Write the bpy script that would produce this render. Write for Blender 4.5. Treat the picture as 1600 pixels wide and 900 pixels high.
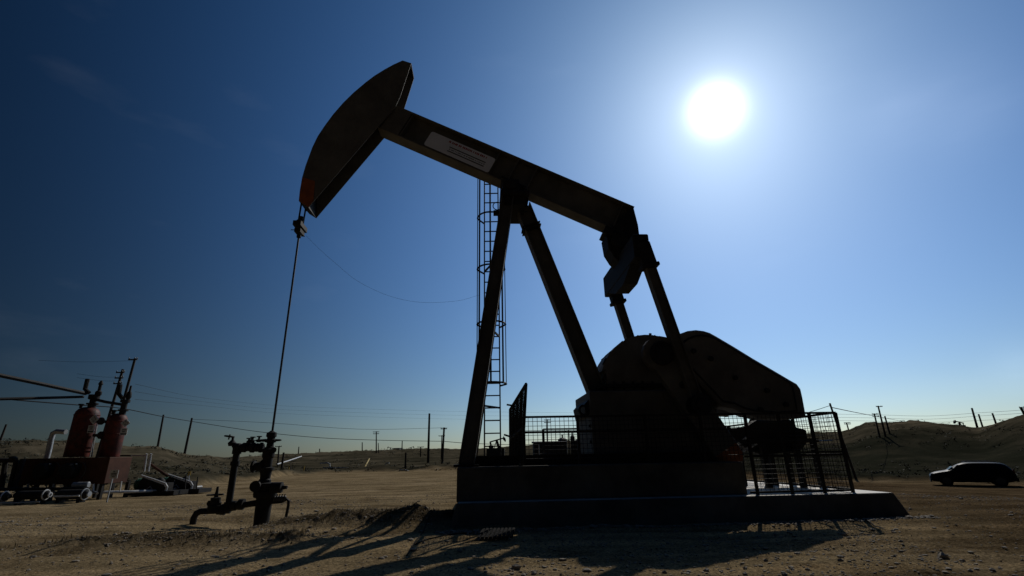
import bpy, bmesh, math, random
import numpy as np
from mathutils import Vector, Matrix
random.seed(7)
rad = math.radians
for o in list(bpy.data.objects): bpy.data.objects.remove(o)
S = bpy.context.scene; C = S.collection

# ------------------------------------------------------------------ camera
F_PX, PITCH, ROLL, EYE = 766.0, math.atan(264/766.0), math.atan(43/2225.0), 1.05
cam_d = bpy.data.cameras.new('camera'); cam = bpy.data.objects.new('camera', cam_d); C.objects.link(cam)
cam_d.sensor_width = 36; cam_d.lens = 36*F_PX/1600; cam_d.clip_end = 20000; cam_d.clip_start = .05
cam.matrix_world = Matrix.Translation((0,0,EYE)) @ Matrix.Rotation(math.pi/2+PITCH,4,'X') @ Matrix.Rotation(-ROLL,4,'Z')
S.camera = cam
# ------------------------------------------------------------------ sun, sky, exposure
SUN_EL, SUN_AZ = rad(35.4), rad(27.0)          # azimuth clockwise from +Y
sun_dir = Vector((math.sin(SUN_AZ)*math.cos(SUN_EL), math.cos(SUN_AZ)*math.cos(SUN_EL), math.sin(SUN_EL)))
sd = bpy.data.lights.new('sun','SUN'); sd.energy = 2.6; sd.angle = rad(.53); sd.color = (1,.94,.84)
sun = bpy.data.objects.new('sun', sd); C.objects.link(sun); sun.rotation_euler = sun_dir.to_track_quat('Z','Y').to_euler()
sun.location = sun_dir*50
S.view_settings.view_transform = 'Standard'; S.view_settings.look = 'None'
S.view_settings.exposure = -0.35; S.view_settings.gamma = 1
W_ = bpy.data.worlds.new('World'); S.world = W_; W_.use_nodes = True
nt = W_.node_tree; nt.nodes.clear(); N_ = nt.nodes.new; L_ = nt.links.new
sky = N_('ShaderNodeTexSky'); sky.sky_type = 'NISHITA'; sky.sun_disc = False
sky.sun_elevation = SUN_EL; sky.sun_rotation = SUN_AZ
sky.altitude = 300; sky.air_density = 1.0; sky.dust_density = .5; sky.ozone_density = 3.0
bg = N_('ShaderNodeBackground'); 
hs = N_('ShaderNodeHueSaturation'); hs.inputs['Saturation'].default_value = 1.3
L_(sky.outputs[0], hs.inputs['Color']); tint = N_('ShaderNodeVectorMath'); tint.operation = 'MULTIPLY'; tint.inputs[1].default_value = (.87,1,1.16)
L_(hs.outputs[0], tint.inputs[0]); L_(tint.outputs[0], bg.inputs['Color'])
# the sun itself with the bright aureole of forward-scattered light round it
tc = N_('ShaderNodeTexCoord'); dot = N_('ShaderNodeVectorMath'); dot.operation = 'DOT_PRODUCT'
L_(tc.outputs['Generated'], dot.inputs[0]); dot.inputs[1].default_value = sun_dir
def mth(op, a, b=None):
    n = N_('ShaderNodeMath'); n.operation = op
    for i, v in enumerate((a, b)):
        if v is None: continue
        if isinstance(v, (int, float)): n.inputs[i].default_value = v
        else: L_(v, n.inputs[i])
    return n.outputs[0]
ang = mth('ARCCOSINE', mth('MINIMUM', dot.outputs['Value'], 1.0))
def halo(width, power, amp):
    x = mth('POWER', mth('DIVIDE', ang, width), power)
    return mth('MULTIPLY', mth('EXPONENT', mth('MULTIPLY', x, -1.0)), amp)
core = halo(rad(1.75), 1.7, 3.0); mid = halo(rad(4.6), 1.3, .42); wide = halo(.29, 1.3, .42)
# forward scattering: the clear sky falls off strongly away from the sun
sep = N_('ShaderNodeSeparateXYZ'); L_(tc.outputs['Generated'], sep.inputs[0])
low = mth('EXPONENT', mth('MULTIPLY', mth('ABSOLUTE', sep.outputs[2]), -.6))   # brighter air towards the horizon
fall = mth('ADD', mth('MULTIPLY', halo(.90, 2.8, 1.02), mth('ADD', low, .62)), .08)
L_(mth('MULTIPLY', fall, .055), bg.inputs['Strength'])
def add_bg(sig, col):
    b = N_('ShaderNodeBackground'); b.inputs['Color'].default_value = (*col,1); L_(sig, b.inputs['Strength']); return b.outputs[0]
def adds(a, b):
    n = N_('ShaderNodeAddShader'); L_(a, n.inputs[0]); L_(b, n.inputs[1]); return n.outputs[0]
# faint high cirrus
mp = N_('ShaderNodeMapping'); mp.inputs['Scale'].default_value = (2.2,2.2,7); L_(tc.outputs['Generated'], mp.inputs[0])
nz = N_('ShaderNodeTexNoise'); nz.inputs['Scale'].default_value = 2.3; nz.inputs['Detail'].default_value = 7; L_(mp.outputs[0], nz.inputs[0])
def patch(px_, py_, w_):
    dx = px_-800; dy = 450-py_; a_ = dx*math.cos(ROLL)+dy*math.sin(ROLL); b_ = -dx*math.sin(ROLL)+dy*math.cos(ROLL)
    v_ = Vector((a_, F_PX*math.cos(PITCH)-b_*math.sin(PITCH), b_*math.cos(PITCH)+F_PX*math.sin(PITCH))).normalized()
    d_ = N_('ShaderNodeVectorMath'); d_.operation = 'DOT_PRODUCT'; L_(tc.outputs['Generated'], d_.inputs[0]); d_.inputs[1].default_value = v_
    return mth('EXPONENT', mth('MULTIPLY', mth('POWER', mth('DIVIDE', mth('ARCCOSINE', mth('MINIMUM', d_.outputs['Value'], 1.0)), w_), 2.0), -1.0))
thin = mth('MULTIPLY', mth('ADD', mth('ADD', patch(1395,175,.05), patch(1510,165,.07)), patch(1595,575,.035)), mth('MULTIPLY', nz.outputs['Fac'], .11))
cl = mth('MULTIPLY', mth('MAXIMUM', mth('SUBTRACT', nz.outputs['Fac'], .60), 0.0), .07)
out = N_('ShaderNodeOutputWorld')
hz = mth('MULTIPLY', mth('EXPONENT', mth('MULTIPLY', mth('ABSOLUTE', sep.outputs[2]), -4.2)), halo(.74, 2.4, .22))   # dust haze low in the sun's quarter
L_(adds(adds(adds(adds(bg.outputs[0], add_bg(hz, (.95,.95,.85))), add_bg(mth('ADD', core, mid), (1,.98,.94))), add_bg(wide, (.36,.74,.98))), add_bg(mth('ADD', cl, thin), (.85,.92,1))), out.inputs[0])

# ------------------------------------------------------------------ view geometry (places known from the photograph, at real depths)
cP, sP, cR, sR = math.cos(PITCH), math.sin(PITCH), math.cos(ROLL), math.sin(ROLL)
def ray(x, y):
    dx = x-800; dy = 450-y; a = dx*cR+dy*sR; b = -dx*sR+dy*cR
    return Vector((a, F_PX*cP-b*sP, b*cP+F_PX*sP))
EYEV = Vector((0,0,EYE))
def atY(x, y, Y): r = ray(x,y); return EYEV+r*(Y/r.y)
def atZ(x, y, z=0): r = ray(x,y); return EYEV+r*((z-EYE)/r.z)
AZ = rad(3.5); DV = Vector((math.cos(AZ), math.sin(AZ), 0)); NV = Vector((-math.sin(AZ), math.cos(AZ), 0)); OV = Vector((0,10.6,0))
def W(u, z, off=0): return OV+DV*u+NV*off+Vector((0,0,z))
def pj(x, y, off=0):
    p0 = OV+NV*off; r = ray(x,y); t = (p0-EYEV).dot(NV)/r.dot(NV); p = EYEV+r*t
    return ((p-OV).dot(DV), p.z)
def PW(x, y, off=0): u, z = pj(x,y,off); return W(u,z,off)

# ------------------------------------------------------------------ materials
MATS = {}
def mat(name, col, rough=.6, metal=0, vary=.25, scale=8, bump=.0, bscale=60, col2=None, spec=.5, coat=0):
    if name in MATS: return MATS[name]
    m = bpy.data.materials.new(name); m.use_nodes = True; t = m.node_tree; b = t.nodes['Principled BSDF']
    g = t.nodes.new('ShaderNodeNewGeometry') ; n = t.nodes.new('ShaderNodeTexNoise'); n.inputs['Scale'].default_value = scale; n.inputs['Detail'].default_value = 6; n.inputs['Roughness'].default_value = .62
    tcn = t.nodes.new('ShaderNodeTexCoord'); t.links.new(tcn.outputs['Object'], n.inputs['Vector'])
    cr = t.nodes.new('ShaderNodeValToRGB'); cr.color_ramp.elements[0].position = .35; cr.color_ramp.elements[1].position = .68
    c2 = col2 or tuple(c*(1-vary) for c in col); c1 = tuple(min(1,c*(1+vary*.4)) for c in col)
    cr.color_ramp.elements[0].color = (*c2,1); cr.color_ramp.elements[1].color = (*c1,1)
    t.links.new(n.outputs['Fac'], cr.inputs[0]); t.links.new(cr.outputs[0], b.inputs['Base Color'])
    mr = t.nodes.new('ShaderNodeMapRange'); mr.inputs['To Min'].default_value = max(.05,rough-.12); mr.inputs['To Max'].default_value = min(1,rough+.15)
    t.links.new(n.outputs['Fac'], mr.inputs[0]); t.links.new(mr.outputs[0], b.inputs['Roughness'])
    b.inputs['Metallic'].default_value = metal; b.inputs['Specular IOR Level'].default_value = spec; b.inputs['Coat Weight'].default_value = coat
    if bump:
        n2 = t.nodes.new('ShaderNodeTexNoise'); n2.inputs['Scale'].default_value = bscale; n2.inputs['Detail'].default_value = 4
        t.links.new(tcn.outputs['Object'], n2.inputs['Vector'])
        bp = t.nodes.new('ShaderNodeBump'); bp.inputs['Strength'].default_value = bump; bp.inputs['Distance'].default_value = .02
        t.links.new(n2.outputs['Fac'], bp.inputs['Height']); t.links.new(bp.outputs[0], b.inputs['Normal'])
    MATS[name] = m; return m
PAINT = mat('weathered_brown_paint', (.14,.127,.108), .68, 0, .3, 1.4, .2, 40, col2=(.085,.074,.06), spec=.2)
PAINTD = mat('dark_oiled_steel', (.028,.026,.024), .7, 0, .4, 5, .2, 30, spec=.15)
STEEL = mat('dull_grey_steel', (.06,.06,.06), .5, .4, .3, 9, .1)
ORANGE = mat('orange_safety_paint', (.34,.085,.01), .6, 0, .35, 5)
YEL = mat('yellow_paint', (.55,.38,.06), .6, 0, .3, 5)
RED = mat('dull_red_paint', (.13,.022,.011), .6, 0, .5, 5, col2=(.035,.010,.006), spec=.3)
BROWNRED = mat('red_brown_primer', (.09,.04,.025), .75, 0, .4, 3, spec=.15)
GALV = mat('galvanised_pipe', (.42,.42,.42), .42, .5, .25, 12)
WHITEP = mat('chipped_white_paint', (.62,.62,.6), .5, 0, .2, 6)
GREEN = mat('green_machine_paint', (.015,.1,.045), .5, 0, .3, 6)
WOOD = mat('creosoted_pole_wood', (.05,.036,.026), .85, 0, .4, 4, .2)
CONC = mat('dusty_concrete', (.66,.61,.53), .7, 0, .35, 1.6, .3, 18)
CONCD = mat('dark_concrete', (.13,.12,.10), .9, 0, .55, 1.2, .4, 18, spec=.1)
SIGNW = mat('white_sign_face', (.75,.74,.78), .5, 0, .08, 3)
SIGNR = mat('red_sign_print', (.35,.02,.02), .5, 0, .1, 3)
SIGNK = mat('black_sign_print', (.02,.02,.02), .5, 0, .1, 3)
WIREM = mat('weathered_cable', (.02,.02,.02), .8, 0, .2, 9, spec=.1)
RUBBER = mat('black_rubber', (.02,.02,.02), .9, 0, .2, 9, spec=.05)
CARP = mat('black_car_paint', (.004,.005,.010), .45, .0, .1, 2, spec=.05)
GLASS = mat('dark_tinted_glass', (.008,.01,.012), .12, 0, .1, 2, spec=.12)
CHROME = mat('bright_trim', (.6,.6,.6), .2, 1, .05, 4)
STONE = mat('pale_gravel', (.26,.22,.17), .9, 0, .45, 6, .3, 30)
WEED = mat('dry_weed', (.13,.1,.05), .8, 0, .5, 3)
SCRUB = mat('grey_green_scrub', (.055,.055,.03), .9, 0, .5, .4)
TREEB = mat('far_steel', (.035,.033,.03), .7, 0, .3, 3)

# ------------------------------------------------------------------ mesh builder
class MB:
    def __init__(s): s.v = []; s.f = []; s.g = []
    def add(s, vs, fs):
        n = len(s.v); s.g.append((n, len(s.f))); s.v += [Vector(v) for v in vs]; s.f += [tuple(i+n for i in f) for f in fs]; return s
    def frame(s, c, ax, ay, az, hx, hy, hz):
        c = Vector(c); vs = [c+ax*(hx*i)+ay*(hy*j)+az*(hz*k) for i in (-1,1) for j in (-1,1) for k in (-1,1)]
        return s.add(vs, [(0,1,3,2),(4,6,7,5),(0,4,5,1),(2,3,7,6),(0,2,6,4),(1,5,7,3)])
    def box(s, c, sx, sy, sz, rz=0):
        return s.frame(c, Vector((math.cos(rz),math.sin(rz),0)), Vector((-math.sin(rz),math.cos(rz),0)), Vector((0,0,1)), sx/2, sy/2, sz/2)
    def bar(s, a, b, w, h, up=None):
        a, b = Vector(a), Vector(b); d = (b-a); L = d.length; d.normalize()
        up = Vector(up) if up is not None else (Vector((0,0,1)) if abs(d.z) < .95 else NV.copy())
        sd_ = d.cross(up).normalized(); u2 = sd_.cross(d).normalized()
        return s.frame((a+b)/2, d, sd_, u2, L/2, w/2, h/2)
    def ibeam(s, a, b, w, h, tf, tw, up):
        a, b = Vector(a), Vector(b); d = (b-a).normalized(); sd_ = d.cross(Vector(up)).normalized(); u2 = sd_.cross(d).normalized()
        s.bar(a+u2*(h/2-tf/2), b+u2*(h/2-tf/2), w, tf, up); s.bar(a-u2*(h/2-tf/2), b-u2*(h/2-tf/2), w, tf, up)
        return s.bar(a, b, tw, h-2*tf, up)
    def tube(s, pts, r, n=8, cap=True, r2=None):
        pts = [Vector(p) for p in pts]; m = len(pts); rings = []
        prev = None
        for i, p in enumerate(pts):
            d = (pts[min(i+1,m-1)]-pts[max(i-1,0)]).normalized()
            if prev is None:
                a = d.cross(Vector((0,0,1)) if abs(d.z) < .9 else Vector((1,0,0))).normalized()
            else: a = (prev-d*prev.dot(d)).normalized()
            prev = a; b = d.cross(a); rr = r if r2 is None else r+(r2-r)*i/(m-1)
            rings.append([p+(a*math.cos(t)+b*math.sin(t))*rr for t in (2*math.pi*k/n for k in range(n))])
        vs = [v for rg in rings for v in rg]; fs = []
        for i in range(m-1):
            for k in range(n): fs.append((i*n+k, i*n+(k+1)%n, (i+1)*n+(k+1)%n, (i+1)*n+k))
        if cap: fs.append(tuple(reversed(range(n)))); fs.append(tuple(range((m-1)*n, m*n)))
        return s.add(vs, fs)
    def lathe(s, a, axis, prof, n=16):
        """prof = [(distance along axis, radius)]"""
        a = Vector(a); d = Vector(axis).normalized(); p = d.cross(Vector((0,0,1)) if abs(d.z) < .9 else Vector((1,0,0))).normalized(); q = d.cross(p)
        vs = []; fs = []
        for t, r in prof:
            for k in range(n):
                an = 2*math.pi*k/n; vs.append(a+d*t+(p*math.cos(an)+q*math.sin(an))*max(r,.0005))
        for i in range(len(prof)-1):
            for k in range(n): fs.append((i*n+k, i*n+(k+1)%n, (i+1)*n+(k+1)%n, (i+1)*n+k))
        fs.append(tuple(reversed(range(n)))); fs.append(tuple(range((len(prof)-1)*n, len(prof)*n)))
        return s.add(vs, fs)
    def prism(s, uz, o0, o1, hole=None):
        """outline in the pumping unit's plane, extruded across it"""
        n = len(uz); vs = [W(u,z,o0) for u,z in uz]+[W(u,z,o1) for u,z in uz]
        fs = [tuple(range(n)), tuple(reversed(range(n,2*n)))]+[(i,(i+1)%n,(i+1)%n+n,i+n) for i in range(n)]
        return s.add(vs, fs)
    def torus(s, c, axis, R, r, n=20, m=6, a0=0, a1=2*math.pi):
        c = Vector(c); d = Vector(axis).normalized(); p = d.cross(Vector((0,0,1)) if abs(d.z) < .9 else Vector((1,0,0))).normalized(); q = d.cross(p)
        full = abs(a1-a0-2*math.pi) < 1e-6; pts = [c+(p*math.cos(a0+(a1-a0)*k/n)+q*math.sin(a0+(a1-a0)*k/n))*R for k in range(n+1)]
        return s.tube(pts, r, m, cap=not full)
    def build(s, name, m, parent=None, bevel=0, smooth=False, split=False):
        if split:                                   # one object per piece added
            g = s.g+[(len(s.v), len(s.f))]; o = None
            for (v0,f0),(v1,f1) in zip(g, g[1:]):
                q_ = MB(); q_.add(s.v[v0:v1], [tuple(i-v0 for i in f) for f in s.f[f0:f1]]); o = q_.build(name, m, parent, bevel, smooth)
            return o
        org = root_loc(parent)
        me = bpy.data.meshes.new(name); me.from_pydata([v-org for v in s.v], [], s.f); me.validate()
        bm = bmesh.new(); bm.from_mesh(me); bmesh.ops.recalc_face_normals(bm, faces=bm.faces)
        if bevel:
            es = [e for e in bm.edges if len(e.link_faces) == 2 and e.calc_face_angle(0) > .6]
            bmesh.ops.bevel(bm, geom=es, offset=bevel, segments=1, affect='EDGES', clamp_overlap=True)
        bm.to_mesh(me); bm.free()
        if smooth:
            for p in me.polygons: p.use_smooth = True
            me.set_sharp_from_angle(angle=rad(38))
        me.materials.append(m); o = bpy.data.objects.new(name, me); C.objects.link(o); o.parent = parent
        return o
LOC = {}
def root_loc(o):
    v = Vector((0,0,0))
    while o is not None: v += LOC.get(o.name, Vector((0,0,0))); o = o.parent
    return v
def tag(o, label=None, cat=None, group=None, kind=None):
    if label: o['label'] = label
    if cat: o['category'] = cat
    if group: o['group'] = group
    if kind: o['kind'] = kind
    return o
def thing(name, label, cat, loc, group=None):
    o = bpy.data.objects.new(name, None); C.objects.link(o); o.location = loc; o.empty_display_size = .2
    LOC[o.name] = Vector(loc); return tag(o, label, cat, group)
def copy_thing(o, loc, label):
    r = o.copy(); C.objects.link(r); r.location = loc; r['label'] = label; LOC[r.name] = Vector(loc)
    for ch in list(o.children):
        c = ch.copy(); C.objects.link(c); c.parent = r
        for g in ch.children:
            d = g.copy(); C.objects.link(d); d.parent = c
    return r

# ------------------------------------------------------------------ terrain
def hsh(ix, iy, seed):
    h = (ix.astype(np.int64)*374761393+iy.astype(np.int64)*668265263+seed*974711) & 0x7fffffff
    h = ((h ^ (h >> 13))*1274126177) & 0x7fffffff
    return ((h ^ (h >> 16)) & 0xffff)/65535.0
def vnoise(x, y, seed=0):
    ix = np.floor(x); iy = np.floor(y); fx = x-ix; fy = y-iy; fx = fx*fx*(3-2*fx); fy = fy*fy*(3-2*fy)
    a = hsh(ix,iy,seed); b = hsh(ix+1,iy,seed); c = hsh(ix,iy+1,seed); d = hsh(ix+1,iy+1,seed)
    return (a*(1-fx)+b*fx)*(1-fy)+(c*(1-fx)+d*fx)*fy-.5
def fbm(x, y, sc, octs=4, seed=0, gain=.5):
    r = 0; a = 1
    for k in range(octs): r = r+a*vnoise(x*sc, y*sc, seed+k*17); sc *= 2.07; a *= gain
    return r
def sst(a, b, x): t = np.clip((x-a)/(b-a), 0, 1); return t*t*(3-2*t)
# skyline of the hills: (photo x, skyline y, where the rise starts, crest distance)
SKYL = [(-500,690,24,85),(0,688,27,85),(60,688,27,85),(130,692,27,85),(200,699,27,85),(235,698,28,85),(262,702,28,85),(280,708,29,85),(300,711,30,85),(325,712,31,88),
 (350,715.5,33,110),(400,714,36,160),(440,711,42,220),(500,708,50,230),(560,704.5,52,230),(640,702.5,49,230),(730,702.5,47,230),(760,701,47,230),(840,694,46,200),
 (920,694,46,200),(1040,691,46,180),(1160,684,45,150),(1260,679,44,150),(1310,676,50,150),(1330,672,50,150),(1352,664,50,145),(1400,658.5,50,140),(1440,660,50,140),(1500,665,49,135),
 (1528,670,48,130),(1545,666,48,125),(1570,660,48,118),(1600,652,48,115),(1700,640,36,110),(2100,660,36,110)]
_az = []; _el = []; _r0 = []; _rc = []
for x, y, r0, rc in SKYL:
    r = ray(x,y); _az.append(math.atan2(r.x,r.y)); _el.append(r.z/math.hypot(r.x,r.y)); _r0.append(r0); _rc.append(rc)
AMPA = np.linspace(-math.pi, math.pi, 1441)
def base_z(x, y):
    """graded lot: falls gently to the right of the pad"""
    z = -1.22*sst(9,28,x)*sst(-5,12,y)
    return z
_el_i = np.interp(AMPA, _az, _el); _r0_i = np.interp(AMPA, _az, _r0); _rc_i = np.interp(AMPA, _az, _rc)
_amp = []
for a, e, r0, rc in zip(AMPA, _el_i, _r0_i, _rc_i):
    rr = np.linspace(r0+.3*(rc-r0), rc, 60); s_ = sst(r0, rc, rr); b0 = base_z(rr*math.sin(a), rr*math.cos(a))
    _amp.append(float(np.min((e*rr+EYE-b0)/np.maximum(s_,1e-4))))
_amp = np.array(_amp)
WELL = PW(405,820)
RIDGE = [(atZ(60,850),.02,.3),(atZ(140,848),.11,.32),(atZ(300,846),.13,.34),(atZ(450,838,.05),.13,.34)]
RIDGE2 = [(PW(440,800,-.3),.10,.4),(Vector((-3.2,9.7,0)),.19,.5),(Vector((-2.0,9.5,0)),.21,.55),(Vector((-.9,9.3,0)),.21,.6),(Vector((-.1,8.8,0)),.10,.35)]
def seg_bump(x, y, pts):
    z = np.zeros_like(x)
    for (a, ha, wa), (b, hb, wb) in zip(pts, pts[1:]):
        dx, dy = b.x-a.x, b.y-a.y; t = np.clip(((x-a.x)*dx+(y-a.y)*dy)/(dx*dx+dy*dy), 0, 1)
        d = np.hypot(x-a.x-t*dx, y-a.y-t*dy); h = ha+(hb-ha)*t; w = wa+(wb-wa)*t
        z = np.maximum(z, h*np.exp(-(d/w)**2))
    return z
def terrain(x, y, fine=True):
    x = np.asarray(x, float); y = np.asarray(y, float)
    r = np.hypot(x,y); a = np.arctan2(x,y)
    r0 = np.interp(a, AMPA, _r0_i); rc = np.interp(a, AMPA, _rc_i); A = np.interp(a, AMPA, _amp)
    s_ = sst(r0, rc, r)
    hill = A*s_*(1-.35*sst(rc*1.15, rc*3, r))
    gul = (fbm(x,y,.055,6,3,.6)*2.6-1.1*np.abs(fbm(x,y,.11,5,13,.6)))*s_*(1-sst(rc*.8,rc,r))*np.clip(A/8,.25,1)+.35*fbm(x,y,.35,4,23,.6)*s_
    bank = .5*sst(r0-1,r0+1.5,r)*(.7+fbm(x,y,.3,3,9))*(1-sst(r0+2,r0+14,r))
    z = base_z(x,y)+hill+gul+bank
    near = 1-sst(14,45,r)
    z = z+.035*fbm(x,y,.35,3,21)*(.4+near)+.018*fbm(x,y,1.3,3,31)*near
    b1 = seg_bump(x,y,RIDGE); b2 = seg_bump(x,y,RIDGE2); rough = np.clip((b1+b2)*9,0,1)
    z = z+(b1+b2)*(1+.45*fbm(x,y,2.2,4,41,.6))
    z = z-.12*np.exp(-((x-WELL.x)**2+((y-WELL.y)*1.1)**2)/.9)
    if fine:
        z = z+(.010+.03*rough)*fbm(x,y,6,4,51,.65)*near
        clods = np.maximum(fbm(x,y,9,3,61)-.18,0)*sst(0,6,x)*(1-sst(8.2,9.2,y))*near
        z = z+.06*clods
    # tyre ruts sweeping across the lot
    for k, (cx, cy, R) in enumerate(((-40,-30,46.5),(-40,-30,48.2),(3,60,52.0),(3,60,53.7))):
        d = np.abs(np.hypot(x-cx,y-cy)-R); z = z-.04*np.exp(-(d/.17)**2)*near*(.6+fbm(x,y,.8,2,71))
    return z
def gz(x, y): return float(terrain(np.array([x]), np.array([y]), False)[0])
fa = np.linspace(rad(-56), rad(56), 900)
ca = np.linspace(rad(56), rad(304), 70)[1:-1]
angs = np.concatenate([fa, ca])
rads = np.concatenate([np.linspace(.6,3.2,9)[:-1], 3.2*np.exp(np.linspace(0, math.log(60/3.2), 420)), 60*np.exp(np.linspace(0, math.log(6000/60), 110))[1:]])
RR, AA = np.meshgrid(rads, angs, indexing='ij'); GX = RR*np.sin(AA); GY = RR*np.cos(AA); GZ = terrain(GX, GY)
nr, na = RR.shape
verts = np.stack([GX,GY,GZ],-1).reshape(-1,3); verts = np.vstack([verts, [[0,0,float(terrain([0.],[0.])[0])]]])
i = np.arange(nr-1)[:,None]; k = np.arange(na)[None,:]; k2 = (k+1)%na
quads = np.stack([i*na+k, i*na+k2, (i+1)*na+k2, (i+1)*na+k], -1).reshape(-1,4)[:, ::-1]
tri = np.array([[nr*na, (kk+1)%na, kk] for kk in range(na)])[:, ::-1]
me = bpy.data.meshes.new('ground'); nq, ntr = len(quads), len(tri)
me.vertices.add(len(verts)); me.vertices.foreach_set('co', verts.ravel())
me.loops.add(nq*4+ntr*3); me.loops.foreach_set('vertex_index', np.concatenate([quads.ravel(), tri.ravel()]).astype(np.int32))
me.polygons.add(nq+ntr); me.polygons.foreach_set('loop_start', np.concatenate([np.arange(nq)*4, nq*4+np.arange(ntr)*3]).astype(np.int32))
me.polygons.foreach_set('use_smooth', np.ones(nq+ntr, bool)); me.update(calc_edges=True); me.validate()
r0g = np.interp(AA, AMPA, _r0_i)
hm = np.append(sst(r0g-.8, r0g+1.2, RR+1.6*fbm(GX,GY,.4,3,5)).ravel(), 0)
bmk = np.append(np.clip((seg_bump(GX,GY,RIDGE)+seg_bump(GX,GY,RIDGE2))*8,0,1).ravel(), 0)
rcg = np.interp(AA, AMPA, _rc_i); sg_ = sst(r0g, rcg, RR); rightw = sst(-.15,.35,AA)
veg = np.append(np.clip((1-sst(.3,.85,sg_))*(.3+.7*rightw)+.12,0,1).ravel(), 0)
dark_right = np.append((sst(3.4,7.0,GX-.3*(GY-7)+1.8*fbm(GX,GY,.3,4,15))*(1-sst(40,60,RR))).ravel(), 0)  # lot soil gets darker towards the right
for nm, arr in (('hill', hm), ('berm', bmk), ('scrubby', veg), ('dark_right', dark_right)):
    at = me.attributes.new(nm, 'FLOAT', 'POINT'); at.data.foreach_set('value', arr.astype(np.float32))
ground = bpy.data.objects.new('ground', me); C.objects.link(ground); tag(ground, kind='structure')
gm = bpy.data.materials.new('desert_dirt'); gm.use_nodes = True; t = gm.node_tree; b = t.nodes['Principled BSDF']; g_ = t.nodes.new; l_ = t.links.new
geo = g_('ShaderNodeNewGeometry')
def gnoise(sc, det=6, vec=None, ro=.6):
    n = g_('ShaderNodeTexNoise'); n.inputs['Scale'].default_value = sc; n.inputs['Detail'].default_value = det; n.inputs['Roughness'].default_value = ro
    l_(vec or geo.outputs['Position'], n.inputs['Vector']); return n.outputs['Fac']
def ramp(fac, stops):
    c = g_('ShaderNodeValToRGB'); e = c.color_ramp.elements
    while len(e) < len(stops): e.new(.5)
    for el, (p, col) in zip(e, stops): el.position = p; el.color = (*col,1)
    l_(fac, c.inputs[0]); return c.outputs[0]
def gmix(f, a, c, mode='MIX'):
    m = g_('ShaderNodeMix'); m.data_type = 'RGBA'; m.blend_type = mode
    if isinstance(f, float): m.inputs[0].default_value = f
    else: l_(f, m.inputs[0])
    for s_, v in ((m.inputs[6],a),(m.inputs[7],c)):
        if isinstance(v, tuple): s_.default_value = (*v,1)
        else: l_(v, s_)
    return m.outputs[2]
lot = ramp(gnoise(.35,8), [(.3,(.20,.15,.083)),(.5,(.29,.22,.125)),(.7,(.37,.285,.17))])
stm = g_('ShaderNodeMapping'); stm.inputs['Rotation'].default_value = (0,0,rad(6)); stm.inputs['Scale'].default_value = (.1,1.6,1); l_(geo.outputs['Position'], stm.inputs[0])
streak = ramp(gnoise(1.1,7,stm.outputs[0],.7), [(.36,(.5,.47,.45)),(.52,(1,1,1)),(.66,(1.45,1.38,1.3))])
lot = gmix(.8, lot, streak, 'MULTIPLY')
vor = g_('ShaderNodeTexVoronoi'); vor.inputs['Scale'].default_value = 34; l_(geo.outputs['Position'], vor.inputs['Vector'])
pebb = ramp(vor.outputs['Distance'], [(.05,(1.5,1.45,1.4)),(.16,(1,1,1)),(.75,(.8,.8,.8))]); lot = gmix(.6, lot, pebb, 'MULTIPLY')
speck = ramp(gnoise(30,4,None,.75), [(.38,(.4,.38,.36)),(.52,(1,1,1)),(.68,(1.9,1.8,1.7))])
lot = gmix(.85, lot, speck, 'MULTIPLY')
oil = ramp(gnoise(.9,5), [(.52,(1,1,1)),(.66,(.45,.42,.4))]); lot = gmix(.7, lot, oil, 'MULTIPLY')
avg = g_('ShaderNodeAttribute'); avg.attribute_name = 'scrubby'; ad = g_('ShaderNodeAttribute'); ad.attribute_name = 'dark_right'
hn = gnoise(.14,9,None,.7)
sandy = ramp(hn, [(.36,(.035,.032,.02)),(.5,(.09,.075,.048)),(.66,(.16,.13,.085))])
brushy = ramp(hn, [(.36,(.018,.019,.012)),(.52,(.03,.03,.02)),(.7,(.06,.052,.034))])
hillc = gmix(avg.outputs['Fac'], sandy, brushy)
lot = gmix(ad.outputs['Fac'], lot, gmix(1.0, lot, (.42,.39,.38), 'MULTIPLY'))
bermc = ramp(gnoise(3.2,6), [(.35,(.05,.038,.022)),(.55,(.11,.082,.048)),(.7,(.2,.16,.105))])
ah = g_('ShaderNodeAttribute'); ah.attribute_name = 'hill'; ab = g_('ShaderNodeAttribute'); ab.attribute_name = 'berm'
colr = gmix(ab.outputs['Fac'], gmix(ah.outputs['Fac'], lot, hillc), bermc)
l_(colr, b.inputs['Base Color']); b.inputs['Roughness'].default_value = 1; b.inputs['Specular IOR Level'].default_value = 0
bp = g_('ShaderNodeBump'); bp.inputs['Strength'].default_value = .9; bp.inputs['Distance'].default_value = .045; l_(gnoise(11,9,None,.75), bp.inputs['Height']); l_(bp.outputs[0], b.inputs['Normal'])
me.materials.append(gm)

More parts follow.
